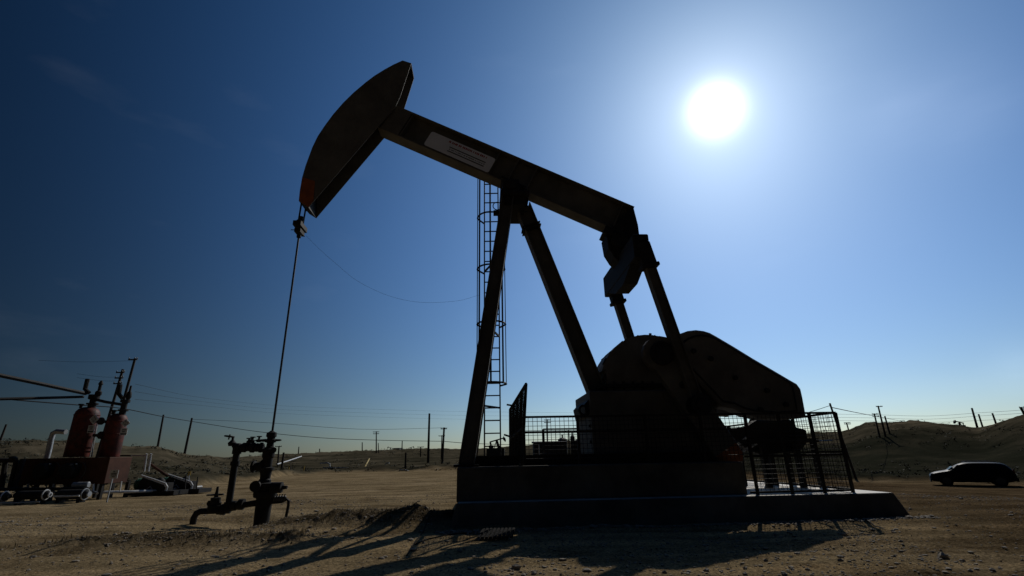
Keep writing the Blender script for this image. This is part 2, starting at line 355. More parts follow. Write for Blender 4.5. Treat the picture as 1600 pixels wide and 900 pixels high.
# ------------------------------------------------------------------ concrete
ZP, ZB = .36, .9                                     # low pad, raised block
uR = pj(1400,770,-2.0)[0]; uL = pj(714,776,-1.95)[0]; uBR = pj(1162,735,-1.6)[0]; uBL = pj(714,730,-1.62)[0]
def frustum(u0, u1, o0, o1, z0, z1, bat):
    vs = [W(u0-bat,z0,o0-bat), W(u1+bat,z0,o0-bat), W(u1+bat,z0,o1+bat), W(u0-bat,z0,o1+bat), W(u0,z1,o0), W(u1,z1,o0), W(u1,z1,o1), W(u0,z1,o1)]
    return MB().add(vs, [(0,3,2,1),(4,5,6,7),(0,1,5,4),(1,2,6,5),(2,3,7,6),(3,0,4,7)])
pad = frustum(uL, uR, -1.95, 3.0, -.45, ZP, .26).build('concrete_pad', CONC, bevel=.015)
pad.data.materials.append(CONCD)                 # backlit side shade painted in: darker concrete than the sunlit top
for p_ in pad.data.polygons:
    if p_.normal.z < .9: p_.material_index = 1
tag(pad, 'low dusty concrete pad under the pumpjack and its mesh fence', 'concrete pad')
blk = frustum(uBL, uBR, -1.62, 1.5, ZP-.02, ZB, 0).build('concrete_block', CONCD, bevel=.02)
tag(blk, 'raised dark concrete block carrying the pumpjack skid', 'concrete block')

# ------------------------------------------------------------------ pumpjack
pk = thing('pumpjack', 'large dark pumpjack with tilted walking beam under the bright sun', 'pumpjack', W(0,ZB))
up_b = Vector((0,0,1))
# horse head: two side plates, arc track between
head_near = [(467.3,313),(469,297),(472.5,277),(478,258),(488.7,229),(497,212),(508,195.6),(521,178),(536.7,160),(553,144),(572,128),(586,117.5),(600.7,108.4),(615,100.5),(629,94.2),(642.6,98.5),(626,149),(618,167),(588,201),(482,324),(471,317)]
HT = .28
hu = [pj(x,y,-HT) for x,y in head_near]
hh = MB(); hh.prism(hu[:15]+[hu[15]]+[(hu[16][0],hu[16][1]),hu[17],hu[18],hu[19],hu[20]], -HT+.02, HT-.02)
hh = MB()
for k_ in (0,14): hh.bar(W(*hu[k_]), W(*hu[k_+1]), HT*2-.04, .02, NV.cross(DV))
for (xa,ya,xb,yb) in ((556,168,582,188),(516,222,532,240),(492,262,503,276)):
    hh.bar(W(*pj(xa,ya,0)), W(*pj(xb,yb,0)), HT*2-.05, .015, NV.cross(DV))
head = MB().prism([hu[0],hu[1],hu[2],pj(484,262,-HT),pj(484,300,-HT),hu[19],hu[20]], -HT+.02, HT-.02).build('horse_head', PAINTD, pk)
hh.build('spacer_plate', PAINTD, head, split=True)
for o_ in (-1, 1):
    MB().prism(hu, o_*HT, o_*(HT-.018)).build('side_plate', PAINT, head, bevel=.004)
# cable track standing proud along the arc
trk = MB(); cu = sum(p[0] for p in hu)/len(hu); cz = sum(p[1] for p in hu)/len(hu)
for a_, b_ in zip(hu[:14], hu[1:15]):
    trk.bar(W(a_[0],a_[1]), W(b_[0],b_[1]), HT*2-.04, .03, NV.cross(DV))
trk.build('cable_track', PAINTD, head)
tipu = [hu[0], hu[1], hu[2], pj(492,283,-HT), pj(490,314,-HT), hu[19], hu[20]]
tp = MB(); tp.prism(tipu, -HT-.004, -HT-.008); tp.build('painted_tip', ORANGE, head)
# walking beam (wide-flange section)
t0 = Vector((*pj(628,168,-.2),0)); t1 = Vector((*pj(990,322,-.2),0)); b0_ = Vector((*pj(596,215,.2),0)); b1_ = Vector((*pj(945,365,.2),0))
ddir = (t1-t0).normalized(); nrm = Vector((ddir.y,-ddir.x,0));
depth = abs(((b0_+b1_)/2-(t0+t1)/2).dot(nrm)); upw = DV*(-nrm.x)+Vector((0,0,-nrm.y))
if upw.z < 0: upw = -upw
dW = DV*ddir.x+Vector((0,0,ddir.y))
def beamp(s_, h): # s along the beam from its head end at the top flange, h below the top
    return OV+DV*t0.x+Vector((0,0,t0.y))+dW*s_-upw*h
Lb = (t1-t0).length
wb = MB(); wb.ibeam(beamp(-.25,depth/2), beamp(Lb,depth/2), .4, depth, .035, .03, upw)
beam = wb.build('walking_beam', PAINT, pk, bevel=.004)
st = MB()
for s_ in (.35, Lb*.44, Lb*.52, Lb*.60, Lb-.25):
    for o_ in (-1,1): st.frame(beamp(s_,depth/2)+NV*o_*.105, dW, NV, upw, .012, .085, depth/2-.036)
st.build('web_stiffener', PAINT, beam, split=True)
MB().frame(beamp(Lb+.012,depth/2), dW, NV, upw, .012, .2, depth/2).build('end_plate', PAINT, beam)
# head hinge plates where head meets beam
hp = MB(); hp.frame(beamp(.05,depth/2), dW, NV, upw, .25, .19, depth/2+.004); hp.build('head_hinge', PAINT, beam, bevel=.01)
# warning board on the web
off_s = -.215
q = [W(*pj(x,y,off_s),off_s) for x,y in ((676,205),(775,248),(762,271),(661,225))]
bx = (q[1]-q[0]).normalized(); by = (q[3]-q[0]); by = (by-bx*by.dot(bx)).normalized(); bw = ((q[1]-q[0]).length+(q[2]-q[3]).length)/2; bh = (q[3]-q[0]).dot(by)
c0 = (q[0]+q[1]+q[2]+q[3])/4; bn = NV*-1
def board(c, w, h, th, rc_=.05):
    pts = []
    for sx, sy, a0 in ((1,1,0),(-1,1,90),(-1,-1,180),(1,-1,270)):
        for k in range(4):
            a = rad(a0+30*k); pts.append(c+bx*(sx*(w/2-rc_)+rc_*math.cos(a))+by*(sy*(h/2-rc_)+rc_*math.sin(a)))
    n = len(pts); return MB().add(pts+[p+NV*th for p in pts], [tuple(range(n)),tuple(reversed(range(n,2*n)))]+[(i_,(i_+1)%n,(i_+1)%n+n,i_+n) for i_ in range(n)])
sg = board(c0, bw, bh, .004).build('warning_sign', SIGNW, beam)
pr = MB()
def mark(m, cx, cy, w, h): m.frame(c0+bx*(cx*bw)+by*(cy*bh)-NV*.003, bx, by, NV, w*bw/2, h*bh/2, .0015)
mark(pr,.12,-.02,.56,.055); mark(pr,.12,.25,.56,.055); mark(pr,-.14,.11,.014,.07); mark(pr,.39,.11,.014,.07)
x_ = -.11
while x_ < .36:
    w_ = random.uniform(.006,.016); mark(pr, x_, .115, w_, .06); x_ += w_+random.choice((.006,.008,.018))
rd = MB(); x_ = -.2
while x_ < .40:
    w_ = random.uniform(.010,.02); mark(rd, x_, -.33, w_, .12); x_ += w_+random.choice((.006,.008,.02))
so = pr.build('sign_print', SIGNK, beam); rd.build('sign_lettering', SIGNR, beam)
# saddle bearing and post top
apex = W(*pj(797,322)); 
sb = MB(); s_ap = (W(*pj(800,300))-beamp(0,0)).dot(dW)
sad_top = beamp(s_ap, depth)
sb.frame(sad_top-upw*.03, dW, NV, upw, .32, .42, .03)
sb.tube([sad_top-upw*.17-NV*.55, sad_top-upw*.17+NV*.55], .13, 16)
for o_ in (-.42,.42): sb.frame(sad_top-upw*.2+NV*o_, DV, NV, Vector((0,0,1)), .2, .09, .17)
sb.build('saddle_bearing', PAINTD, pk, bevel=.01)
ptz = sad_top.z-.42; ptu = (sad_top-OV).dot(DV)
cap = MB(); cap.frame(W(ptu,ptz), DV, NV, Vector((0,0,1)), .34, .62, .05)
for k_ in (-1,1): 
    for j_ in (-1,1): cap.tube([W(ptu+k_*.28,ptz+.05,j_*.5), W(ptu+k_*.28,ptz+.16,j_*.5)], .025, 6)
cap.frame(W(ptu,ptz-.14), DV, NV, Vector((0,0,1)), .24, .5, .12)
cap.build('post_cap', PAINTD, pk, bevel=.01)
bk = MB()
for x1,y1,x2,y2 in ((816,318,823,318),(817,332,824,331)): bk.tube([PW(x1-4,y1,-.5), PW(x2,y2,-.5)], .018, 6)
bk.torus(PW(777,322,-.4), NV, .1, .012, 16, 5); bk.bar(PW(771,333,-.4), PW(782,333,-.4), .1, .1)
bk.build('grease_line', PAINTD, pk, split=True)
LN = Vector(W(*pj(727,725,-1.3),-1.3)); ufl = pj(727,725,-1.3)[0]
for o_ in (-1,1):
    lg = MB(); a_ = W(ptu-.16, ptz-.05, o_*.42); b_ = W(ufl+.02, ZB+.02, o_*1.28)
    lg.ibeam(a_, b_, .26, .28, .022, .02, DV); 
    l_o = lg.build('leg', PAINT, pk, bevel=.003)
    MB().frame(b_+Vector((0,0,.0)), DV, NV, Vector((0,0,1)), .22, .2, .02).build('foot_plate', PAINTD, l_o)
rl = MB(); a_ = W(ptu+.22, ptz-.05, 0); b_ = W(*pj(934,618,0),0); rl.ibeam(a_, b_, .34, .36, .025, .02, DV)
r_o = rl.build('leg', PAINT, pk, bevel=.003); tag(r_o, 'single rear leg of the post')
jt = MB()
for f_ in (.12,.135): 
    p_ = a_.lerp(b_, f_); jt.frame(p_, (b_-a_).normalized(), NV, (b_-a_).normalized().cross(NV), .012, .2, .22)
jt.build('splice_flange', PAINTD, r_o, split=True)
# front leg cross bracing
cb = MB()
def fl(o_, t_): return W(ptu-.16, ptz-.05, o_*.42).lerp(W(ufl+.02, ZB+.02, o_*1.28), t_)
for t_ in (.35,.68): cb.bar(fl(-1,t_), fl(1,t_), .08, .08)
cb.bar(fl(-1,.68), fl(1,.98), .06,.06); cb.bar(fl(1,.68), fl(-1,.98), .06,.06)
cb.build('cross_brace', PAINT, pk, split=True)
# pedestal and gear reducer
uPL = pj(930,690,-1.0)[0]; zPT = W(*pj(934,618,0),0).z
pdm = MB(); pdm.frame(W((uPL+4.0)/2, (ZB+zPT)/2, 0), DV, NV, Vector((0,0,1)), (4.0-uPL)/2, .8, (zPT-ZB)/2)
pdo = pdm.build('pedestal', PAINT, pk, bevel=.015)
pr2 = MB()
for z_ in (1.05,1.3,1.6,1.9): pr2.tube([W(uPL-.03,z_,-.65), W(uPL+.02,z_,-.65)], .03, 6); pr2.tube([W(uPL-.03,z_,.6), W(uPL+.02,z_,.6)], .03, 6)
pr2.torus(W(*pj(912,641,-.6),-.6), NV, .09, .025, 14, 6); pr2.bar(PW(915,646,-.6), W(uPL+.1, pj(915,640,-.6)[1], -.6), .1,.1)
pr2.build('anchor_bolt', PAINTD, pdo, split=True)
tr = MB(); tr.prism([pj(912,633,-.62),pj(921,622,-.62),pj(940,614,-.62),pj(940,640,-.62),pj(916,650,-.62)], -.66, .6); tr.build('pedestal_bracket', PAINTD, pdo)
gc = pj(1017,602,-.35); gR = (pj(1010,524,-.35)[1]-gc[1])
arc = [(gc[0]+gR*math.cos(rad(a)), gc[1]+gR*math.sin(rad(a))) for a in range(-20,166,8)]
grm = MB(); grm.prism(arc+[pj(945,578,-.35),(gc[0]-gR*.86,gc[1]-.25),(gc[0]-gR*.8,zPT-.02),(gc[0]+gR,zPT-.02)], -.42, .42)
gr = grm.build('gear_reducer', PAINT, pk, bevel=.02)
fm = MB(); fm.prism([(gc[0]-gR*1.02,gc[1]-.06),(gc[0]-gR*1.02,gc[1]+.02),(gc[0]+gR*1.03,gc[1]+.02),(gc[0]+gR*1.03,gc[1]-.06)], -.5,.5); fm.build('housing_flange', PAINTD, gr, bevel=.006)
for (x1,y1) in ((944,566),(944,590)):
    lm = MB(); u_, z_ = pj(x1,y1,-.35); lm.prism([(u_+.25,z_+.12),(u_+.02,z_+.08),(u_-.04,z_-.03),(u_+.0,z_-.07),(u_+.05,z_-.02),(u_+.10,z_-.03),(u_+.25,z_-.16)], -.4,-.3); lm.build('lifting_lug', PAINTD, gr)
fbm_ = MB()
for k_ in range(11):
    uu = gc[0]-gR*.95+k_*gR*.19; fbm_.tube([W(uu,gc[1]-.1,-.46), W(uu,gc[1]+.07,-.46)], .025, 6)
fbm_.build('flange_bolt', PAINTD, gr, split=True)
rb = MB()
for k_ in range(7):
    a = rad(20+k_*20); p_ = W(gc[0]+gR*1.0*math.cos(a), gc[1]+gR*1.0*math.sin(a), 0)
    rb.tube([p_-NV*.42, p_+NV*.42], .012, 5)
rb.tube([PW(1016,521,-.35), PW(1016,527,-.35)], .03, 8)
rb.build('housing_rib', PAINTD, gr, split=True)
# cranks, counterweights, pitmans, equalizer
OC, OP = 1.08, 1.25
Sh = pj(1031,554,-OC); Pn = pj(1088,634,-OC-.1); Tp = pj(1149,724,-OC-.1)
sh = MB(); sh.tube([W(Sh[0],Sh[1],-OC-.2), W(Sh[0],Sh[1],OC+.2)], .15, 20); sh.build('crankshaft', PAINTD, pk, smooth=True)
armd = Vector((Tp[0]-Sh[0], Tp[1]-Sh[1])).normalized(); armn = Vector((-armd.y, armd.x))
def A2(s_, t_): return (Sh[0]+armd.x*s_+armn.x*t_, Sh[1]+armd.y*s_+armn.y*t_)
Lc = Vector((Tp[0]-Sh[0], Tp[1]-Sh[1])).length
wo = [(1052,531),(1058,525),(1066,519.5),(1077,515.5),(1090,514),(1102,515.5),(1112,518.5),(1122,524),(1150,540.5),(1180,559),(1212,577.5),(1240,594),(1249,599),(1255,607),(1258,620),(1264,652),(1230,655),(1190,652),(1172,648),(1160,643),(1150,638),(1128,634),(1108,612),(1070,572)]
Wo = [pj(x,y,-OC-.2) for x,y in wo]
for sgn in (-1,1):
    cm = MB(); hw = .26
    outl = [A2(.36*math.cos(rad(a)), .36*math.sin(rad(a))) for a in range(50,311,20)]+[A2(Lc*.45,-hw),A2(Lc-.06,-hw),A2(Lc+.05,-hw+.1),A2(Lc+.05,hw-.1),A2(Lc-.06,hw),A2(Lc*.45,hw)]
    cm.prism(outl, sgn*(OC-.1), sgn*(OC+.1)); cr_ = cm.build('crank_arm', PAINT, pk, bevel=.015)
    tm = MB(); tm.prism([A2(Lc-.28,-hw+.02),A2(Lc-.07,-hw+.02),A2(Lc+.03,-hw+.11),A2(Lc+.03,hw-.11),A2(Lc-.07,hw-.02),A2(Lc-.28,hw-.02)], sgn*(OC+.103), sgn*(OC+.106)); tm.build('orange_tip', ORANGE, cr_)
    hb = MB(); hb.tube([W(Sh[0],Sh[1],sgn*(OC+.1)), W(Sh[0],Sh[1],sgn*(OC+.17))], .24, 20); hb.build('hub', PAINTD, cr_, bevel=.01, smooth=True)
    for f_ in (.30,.42):
        hm_ = MB(); p2 = A2(Lc*f_,0); hm_.tube([W(*p2,sgn*(OC+.098)), W(*p2,sgn*(OC+.112))], .075, 14); hm_.build('pin_hole', SIGNK, cr_)
    if sgn > 0: Wo = [(u_-armd.x*.27, z_-armd.y*.27) for u_, z_ in Wo]     # the far weight is bolted nearer the shaft
    cwm = MB(); cwm.prism(Wo, sgn*(OC-.28), sgn*(OC+.14)); cw = cwm.build('counterweight', PAINT, pk, bevel=.03)
    cbm = MB()
    cxu = sum(p[0] for p in Wo)/len(Wo); cxz = sum(p[1] for p in Wo)/len(Wo)
    inner = [(cxu+(p[0]-cxu)*.86, cxz+(p[1]-cxz)*.86) for p in Wo]
    rim_ = MB(); rim_.tube([W(*a_,sgn*(OC+.14)) for a_ in inner+inner[:1]], .02, 5); rim_.build('raised_rim', PAINTD, cw)
    for px_, py_ in ((1085,548),(1150,590),(1112,560),(1200,610),(1230,632),(1190,640)):
        p2 = pj(px_,py_,-OC-.2); cbm.tube([W(*p2,sgn*(OC+.12)), W(*p2,sgn*(OC+.2))], .05, 6)
    cbm.build('weight_bolt', PAINTD, cw, split=True)
eqt = pj(1003,385,-OP); pmid = (eqt[0], eqt[1])
for sgn in (-1,1):
    pm = MB(); a_ = W(*pj(1009,402,-OP), sgn*OP); b_ = W(Pn[0],Pn[1],sgn*OP)
    dd = (b_-a_).normalized(); pm.ibeam(a_, b_, .2, .21, .018, .016, DV); pt = pm.build('pitman_arm', PAINT, pk, bevel=.002)
    hd = MB(); side = dd.cross(NV).normalized()
    hd.frame(a_-dd*.06, dd, NV, side, .24, .12, .15); hd.frame(a_+dd*.22, dd, NV, side, .04, .14, .19); hd.frame(a_-dd*.28+side*0, dd, NV, side, .10, .1, .12)
    hd.build('top_bracket', PAINTD, pt, bevel=.012)
    wp = MB(); wp.tube([W(Pn[0],Pn[1],sgn*(OC+.02)), W(Pn[0],Pn[1],sgn*(OP+.2))], .2, 22); wp.tube([W(Pn[0],Pn[1],sgn*(OP+.2)), W(Pn[0],Pn[1],sgn*(OP+.24))], .11, 12)
    wp.build('wrist_pin_bearing', PAINTD, pt, bevel=.008, smooth=True)
eq = MB(); ec = W(*pj(1001,392,-OP),0); tb = beamp(Lb-.12, depth)
eq.frame(ec+Vector((0,0,.08)), DV, NV, Vector((0,0,1)), .17, OP+.1, .27)
eqo = eq.build('equalizer_beam', PAINTD, pk, bevel=.02)
g1 = MB(); e1 = [W(ec_u, 0) for ec_u in (0,)]
eu = (ec-OV).dot(DV)
# tapered web plate of the equalizer, deeper in the middle
vs = [W(eu-.16,ec.z-.17,-OP+.2),W(eu+.16,ec.z-.17,-OP+.2),W(eu+.16,ec.z-.17,OP-.2),W(eu-.16,ec.z-.17,OP-.2),W(eu-.16,ec.z-.42,-.35),W(eu+.16,ec.z-.42,-.35),W(eu+.16,ec.z-.42,.35),W(eu-.16,ec.z-.42,.35)]
g1.add(vs, [(0,1,2,3),(4,7,6,5),(0,4,5,1),(1,5,6,2),(2,6,7,3),(3,7,4,0)]); g1.build('equalizer_web', PAINTD, eqo)
tbm = MB(); tbu = (tb-OV).dot(DV)
tbm.frame(tb-upw*.1, dW, NV, upw, .3, .24, .1)
bc = W(*pj(962,385,.1),0); 
tbm.tube([bc-NV*.32, bc+NV*.32], .2, 20); tbm.prism([pj(x_,y_,-.2) for x_,y_ in ((989,321),(997,352),(1002,392),(996,415),(975,416),(960,402),(951,388),(947,366))], -.21,.3)
tbm.build('tail_bearing', PAINTD, pk, bevel=.01)
# bridle, carrier bar, polished rod
rod_top = PW(468,364); rodu = (rod_top-OV).dot(DV); rod_bot = PW(423,690)
rodu2 = (rodu+(rod_bot-OV).dot(DV))/2
for o_ in (-.14,.14):
    MB().tube([W(hu[0][0]+.01, hu[0][1]+.25, o_), W(hu[0][0]+.005, hu[0][1]-.02, o_), W(rodu2, rod_top.z+.16, o_)], .02, 8).build('bridle_cable', WIREM, pk)
cbm = MB(); cz0 = rod_top.z
cbm.frame(W(rodu2,cz0+.16), DV, NV, Vector((0,0,1)), .09, .22, .06)
cbm.frame(W(rodu2,cz0+.02), DV, NV, Vector((0,0,1)), .07, .14, .05); cbm.tube([W(rodu2,cz0-.12), W(rodu2,cz0+.42)], .05, 10)
cbm.tube([W(rodu2-.16,cz0+.03,-.1), W(rodu2,cz0+.03,-.1)], .012, 6); cbm.tube([W(rodu2+.02,cz0-.05,-.1), W(rodu2+.1,cz0-.08,-.1), W(rodu2+.17,cz0-.14,-.1)], .014, 6)
for o_ in (-.14,.14): cbm.tube([W(rodu2,cz0+.05,o_), W(rodu2,cz0+.26,o_)], .045, 8)
cbm.build('carrier_bar', PAINTD, pk, bevel=.006)
MB().tube([W(rodu2,cz0), W(rodu2,rod_bot.z-.1)], .022, 10).build('polished_rod', STEEL, pk, smooth=True)
# caged ladder on the far side of the post
YL = 12.4
def LP(x, y): return atY(x,y,YL)
xl, xr = LP(757,690).x, LP(782,690).x; zb = ZP; zt = LP(770,262).z
ld = MB()
for x_ in (xl,xr): ld.bar((x_,YL,zb),(x_,YL,zt),.05,.034,(1,0,0))
lad = ld.build('ladder', PAINTD, pk)
rz_ = zb+.3; rung0 = None; kk_ = 0
zr0 = LP(770,677).z; stp = LP(770,638).z-LP(770,657.5).z; stp = .3
zz_ = zr0-.3*3
while zz_ < zt:
    if zz_ > zb+.1:
        if rung0 is None: rung0 = MB().tube([(xl,YL,zz_),(xr,YL,zz_)], .017, 6).build('rung', PAINTD, lad); z0r = zz_
        else: r_ = rung0.copy(); C.objects.link(r_); r_.parent = lad; r_.location = (0,0,zz_-z0r)
    zz_ += stp
xc = (xl+xr)/2; hoopz = [LP(775,603).z]
while hoopz[-1]+1.45 < zt: hoopz.append(hoopz[-1]+1.5)
def hoop_pt(a, z_): return Vector((xc+.36*math.cos(a)*1.0, YL-.33-.38*math.sin(a)*1.0, z_))
for z_ in hoopz:
    m_ = MB(); pts = [Vector((xl,YL,z_)), Vector((xc-.36,YL-.3,z_))]+[hoop_pt(math.pi-a, z_) for a in (i_*math.pi/10 for i_ in range(11))]+[Vector((xc+.36,YL-.3,z_)), Vector((xr,YL,z_))]
    m_.tube(pts, .024, 5); m_.build('cage_hoop', PAINTD, lad)
for a in (0, .2, .5, .8, 1.0):
    an = math.pi*(1-a); m_ = MB(); p0 = hoop_pt(an, hoopz[0]); p1 = hoop_pt(an, zt); m_.bar(p0, p1, .045, .02, (math.cos(an),-math.sin(an),0)); m_.build('cage_bar', PAINTD, lad)
sty = MB()
for z_ in (2.2,4.0,5.8): 
    for x_ in (xl,xr): sty.bar((x_,YL,z_),fl(1, max(0,min(1,(ptz-z_)/(ptz-ZB)))), .04,.04)
sty.build('standoff_bracket', PAINTD, lad, split=True)

# skid rails under the machine
sk = MB()
for o_ in (-1.0,1.0): sk.ibeam(W(uBL+.25,ZB+.09,o_), W(uBR-.2,ZB+.09,o_), .2,.18,.02,.016, Vector((0,0,1)))
sk.build('skid_rail', PAINTD, pk, split=True)
# mover: motor on a stand at the tail end, with belt guard
mo = thing('electric_motor', 'dark motor and belt guard on legs behind the counterweight', 'motor', W(5.2,ZP,.3))
sm = MB(); mz0, mz1 = pj(1200,690,.2)[1], pj(1200,662,.2)[1]
ua, ub = pj(1135,680,.2)[0], pj(1252,680,.2)[0]
sm.frame(W((ua+ub)/2,mz0,.2), DV, NV, Vector((0,0,1)), (ub-ua)/2, .55, .04)
sm.build('stand_deck', PAINTD, mo)
for u_ in (pj(1222,700,.2)[0], ub-.1, pj(1172,700,.2)[0]):
    for o_ in (-.3,.7):
        MB().bar(W(u_,ZP,o_), W(u_,mz0,o_), .1,.1,NV).build('leg', PAINTD, mo)
mm = MB(); mu = pj(1205,675,.2)[0]; mm.lathe(W(mu-.35,mz0+.28,.3), DV, [(0,.1),(.02,.22),(.1,.26),(.6,.26),(.68,.22),(.7,.1)], 18)
mm.box(W(mu,mz0+.06,.3), .5,.4,.08, AZ); mm.box(W(mu,mz0+.5,.1), .2,.16,.14, AZ); mm.build('motor_body', PAINTD, mo, smooth=True)
gd = MB(); gd.prism([pj(1130,673,-.1),pj(1165,666,-.1),pj(1179,657,-.1),pj(1232,656,-.1),pj(1240,668,-.1),pj(1256,672,-.1),pj(1258,690,-.1),pj(1248,704,-.1),pj(1190,712,-.1),pj(1165,703,-.1)], -.2,.05); gd.build('belt_guard', PAINTD, mo, bevel=.02)
bl = MB()
for x1,y1,x2,y2 in ((1153,694,1167,684),(1158,706,1182,693)): bl.tube([PW(x1,y1,-.3), PW(x2,y2,-.3)], .03, 6)
bl.build('conduit', GALV, mo, split=True)

# ------------------------------------------------------------------ mesh fence
OF = -1.72
fe = thing('guard_fence', 'welded wire mesh guard fence along the front of the pad', 'fence', W(0,ZP,OF))
fz = pj(1100,650,OF)[1]; u0 = pj(818,648,OF)[0]; u1 = pj(1322,720,OF)[0]
fzl = pj(860,647.5,OF)[1]; fzr = pj(1290,648.5,OF)[1]; fz = (fzl+fzr)/2
def fb(u): return ZB+.02 if u < uBR-.02 else ZP
posts = [u0, u0+.95, pj(1012,700,OF)[0], pj(1100,700,OF)[0], pj(1172,700,OF)[0], pj(1225,700,OF)[0], pj(1275,700,OF)[0], u1]
for u in posts: 
    m_ = MB(); m_.bar(W(u,fb(u),OF), W(u,fz,OF), .045,.045,NV); m_.build('post', PAINTD, fe)
for a_, b_, z_ in ((u0,u1,fz),(u0,uBR,ZB+.55),(uBR,u1,(fz+ZP)/2-.05),(uBR,u1,ZP+.04)):
    MB().bar(W(a_,z_,OF), W(b_,z_,OF), .035,.04,NV).build('rail', PAINTD, fe)
def meshpanel(P, w, h, step, r, name, parent, m_):
    """P(s,t) -> point; wires both ways"""
    mb = MB(); n = max(2,int(w/step)); k = max(2,int(h/step))
    for i_ in range(1,n): mb.tube([P(i_/n,0),P(i_/n,1)], r, 3, cap=False)
    for i_ in range(1,k): mb.tube([P(0,i_/k),P(1,i_/k)], r, 3, cap=False)
    return mb.build(name, m_, parent)
for a_, b_ in zip(posts, posts[1:]):
    z0_ = fb((a_+b_)/2)+.02
    meshpanel(lambda s_,t_: W(a_+(b_-a_)*s_, z0_+(fz-z0_)*t_, OF), b_-a_, fz-z0_, .075, .005, 'mesh_panel', fe, PAINTD)
f2 = thing('guard_fence', 'short end run of mesh fence at the right end of the pad', 'fence', W(u1,ZP,0))
for o_ in (-.4,1.0,2.4): MB().bar(W(u1,ZP,o_), W(u1,fz,o_), .05,.05,NV).build('post', PAINTD, f2)
for z_ in (fz,(fz+ZP)/2,ZP+.05): MB().bar(W(u1,z_,OF+.03), W(u1,z_,2.4), .04,.035).build('rail', PAINTD, f2)
meshpanel(lambda s_,t_: W(u1, ZP+.05+(fz-ZP-.05)*t_, OF+.05+(2.4-OF)*s_), 4.1, fz-ZP, .075, .005, 'mesh_panel', f2, PAINTD)
f3 = thing('guard_fence', 'rear run of mesh fence seen behind the machine', 'fence', W(3,ZP,2.4))
ul3 = pj(850,700,2.4)[0]
for k_ in range(6):
    u = ul3+(u1-ul3)*k_/5*.995; MB().bar(W(u,ZP,2.4), W(u,fz,2.4), .05,.05,NV).build('post', PAINTD, f3)
for z_ in (fz,ZP+.7,ZP+.05): MB().bar(W(ul3,z_,2.4), W(u1-.03,z_,2.4), .035,.04,NV).build('rail', PAINTD, f3)
meshpanel(lambda s_,t_: W(ul3+(u1-ul3)*s_, ZP+.05+(fz-ZP-.05)*t_, 2.4), (u1-ul3), fz-ZP, .1, .0035, 'mesh_panel', f3, PAINTD)
# leaning gate leaf
ga = [atY(822,600,9.15), atY(815.5,727,9.15), atY(797.5,727,11.0), atY(797,640,11.0)]
gt = thing('fence_gate', 'open mesh gate leaf leaning with its tall corner up', 'gate', ga[1])
def gp(s_, t_): return ga[1].lerp(ga[2],s_).lerp(ga[0].lerp(ga[3],s_), t_)
fr = MB()
for a_, b_ in ((ga[0],ga[1]),(ga[1],ga[2]),(ga[2],ga[3]),(ga[3],ga[0]),(gp(.5,0),gp(.5,1)),(gp(0,.45),gp(1,.45)),(gp(.25,0),gp(.25,1)),(gp(.75,0),gp(.75,1))): fr.tube([a_,b_], .028, 8)
fr.build('gate_frame', PAINTD, gt)
meshpanel(gp, 1.9, 1.6, .07, .006, 'mesh_panel', gt, PAINTD)
kn = MB(); kn.tube([gp(.75,.97), gp(.75,.97)+Vector((-.14,-.05,.02))], .02, 6); kn.tube([gp(.98,.5), gp(.98,.5)+Vector((-.13,-.1,.04))], .02, 6); kn.build('latch', PAINTD, gt, split=True)

# ------------------------------------------------------------------ wellhead
wh = thing('wellhead', 'black wellhead with valves, handwheels and flow line at the left', 'wellhead', WELL)
gw = WELL.z-.15
def wp_(x, y, o=0): return PW(x,y,o)
Z_ = lambda y: pj(410,y)[1]
def lath(cx, ys, prof, name, m_=PAINTD, o=0):
    """vertical turned body centred on the rod line; prof of (photo y, half-width px)"""
    mb = MB(); base = prof[0][0]; pb = PW(cx,base,o); k = .0143
    mb.lathe(pb, (0,0,1), [(pj(cx,y,o)[1]-pb.z, w*k) for y,w in prof], 18); return mb.build(name, m_, wh, smooth=True)
lath(407, 0, [(826,9.5),(778,10.5),(777,14),(772,15),(768,15),(767,12.5),(760,12.5),(759,15),(755,15),(754,7)], 'casing_head')
lath(413, 0, [(757,8),(750,8),(748,6.5),(736,7.5),(735,10),(731,10),(730,6.5),(716,6.5),(714,8),(707,8),(706,9.5),(702,9.5),(701,7)], 'tubing_spool')
lath(421, 0, [(704,6.5),(699,6.5),(698,5),(692,4.5),(691,7),(687,7),(686,5),(683,5.5),(682,7),(676,6.5),(675,4),(673,2)], 'stuffing_box')
hm_ = MB(); c_ = PW(419,688); hm_.lathe(c_-Vector((.27,0,0)), DV, [(0,.005),(.03,.018),(.2,.03),(.34,.03),(.5,.018),(.53,.005)], 8); hm_.build('stuffing_box_bolt', PAINTD, wh)
hm_ = MB(); hm_.tube([PW(400,703), PW(431,703)], .035, 8); hm_.tube([PW(428,703,-.2),PW(428,703,.2)], .05, 8); hm_.build('tee', PAINTD, wh)
# side outlet with valve (left of the spool)
vm = MB(); vm.lathe(PW(392,729), DV, [(0,.05),(.03,.11),(.07,.11),(.08,.07),(.2,.09),(.21,.13),(.26,.13)], 14); vm.build('side_valve', PAINTD, wh, smooth=True)
vm = MB(); vm.lathe(PW(398,760,-.28), NV, [(0,.1),(.05,.1),(.06,.06),(.3,.06)], 16); vm.lathe(PW(424,762,-.1), DV, [(0,.1),(.2,.1),(.21,.04),(.3,.03)], 12); vm.build('side_flange', PAINTD, wh, smooth=True, split=True)
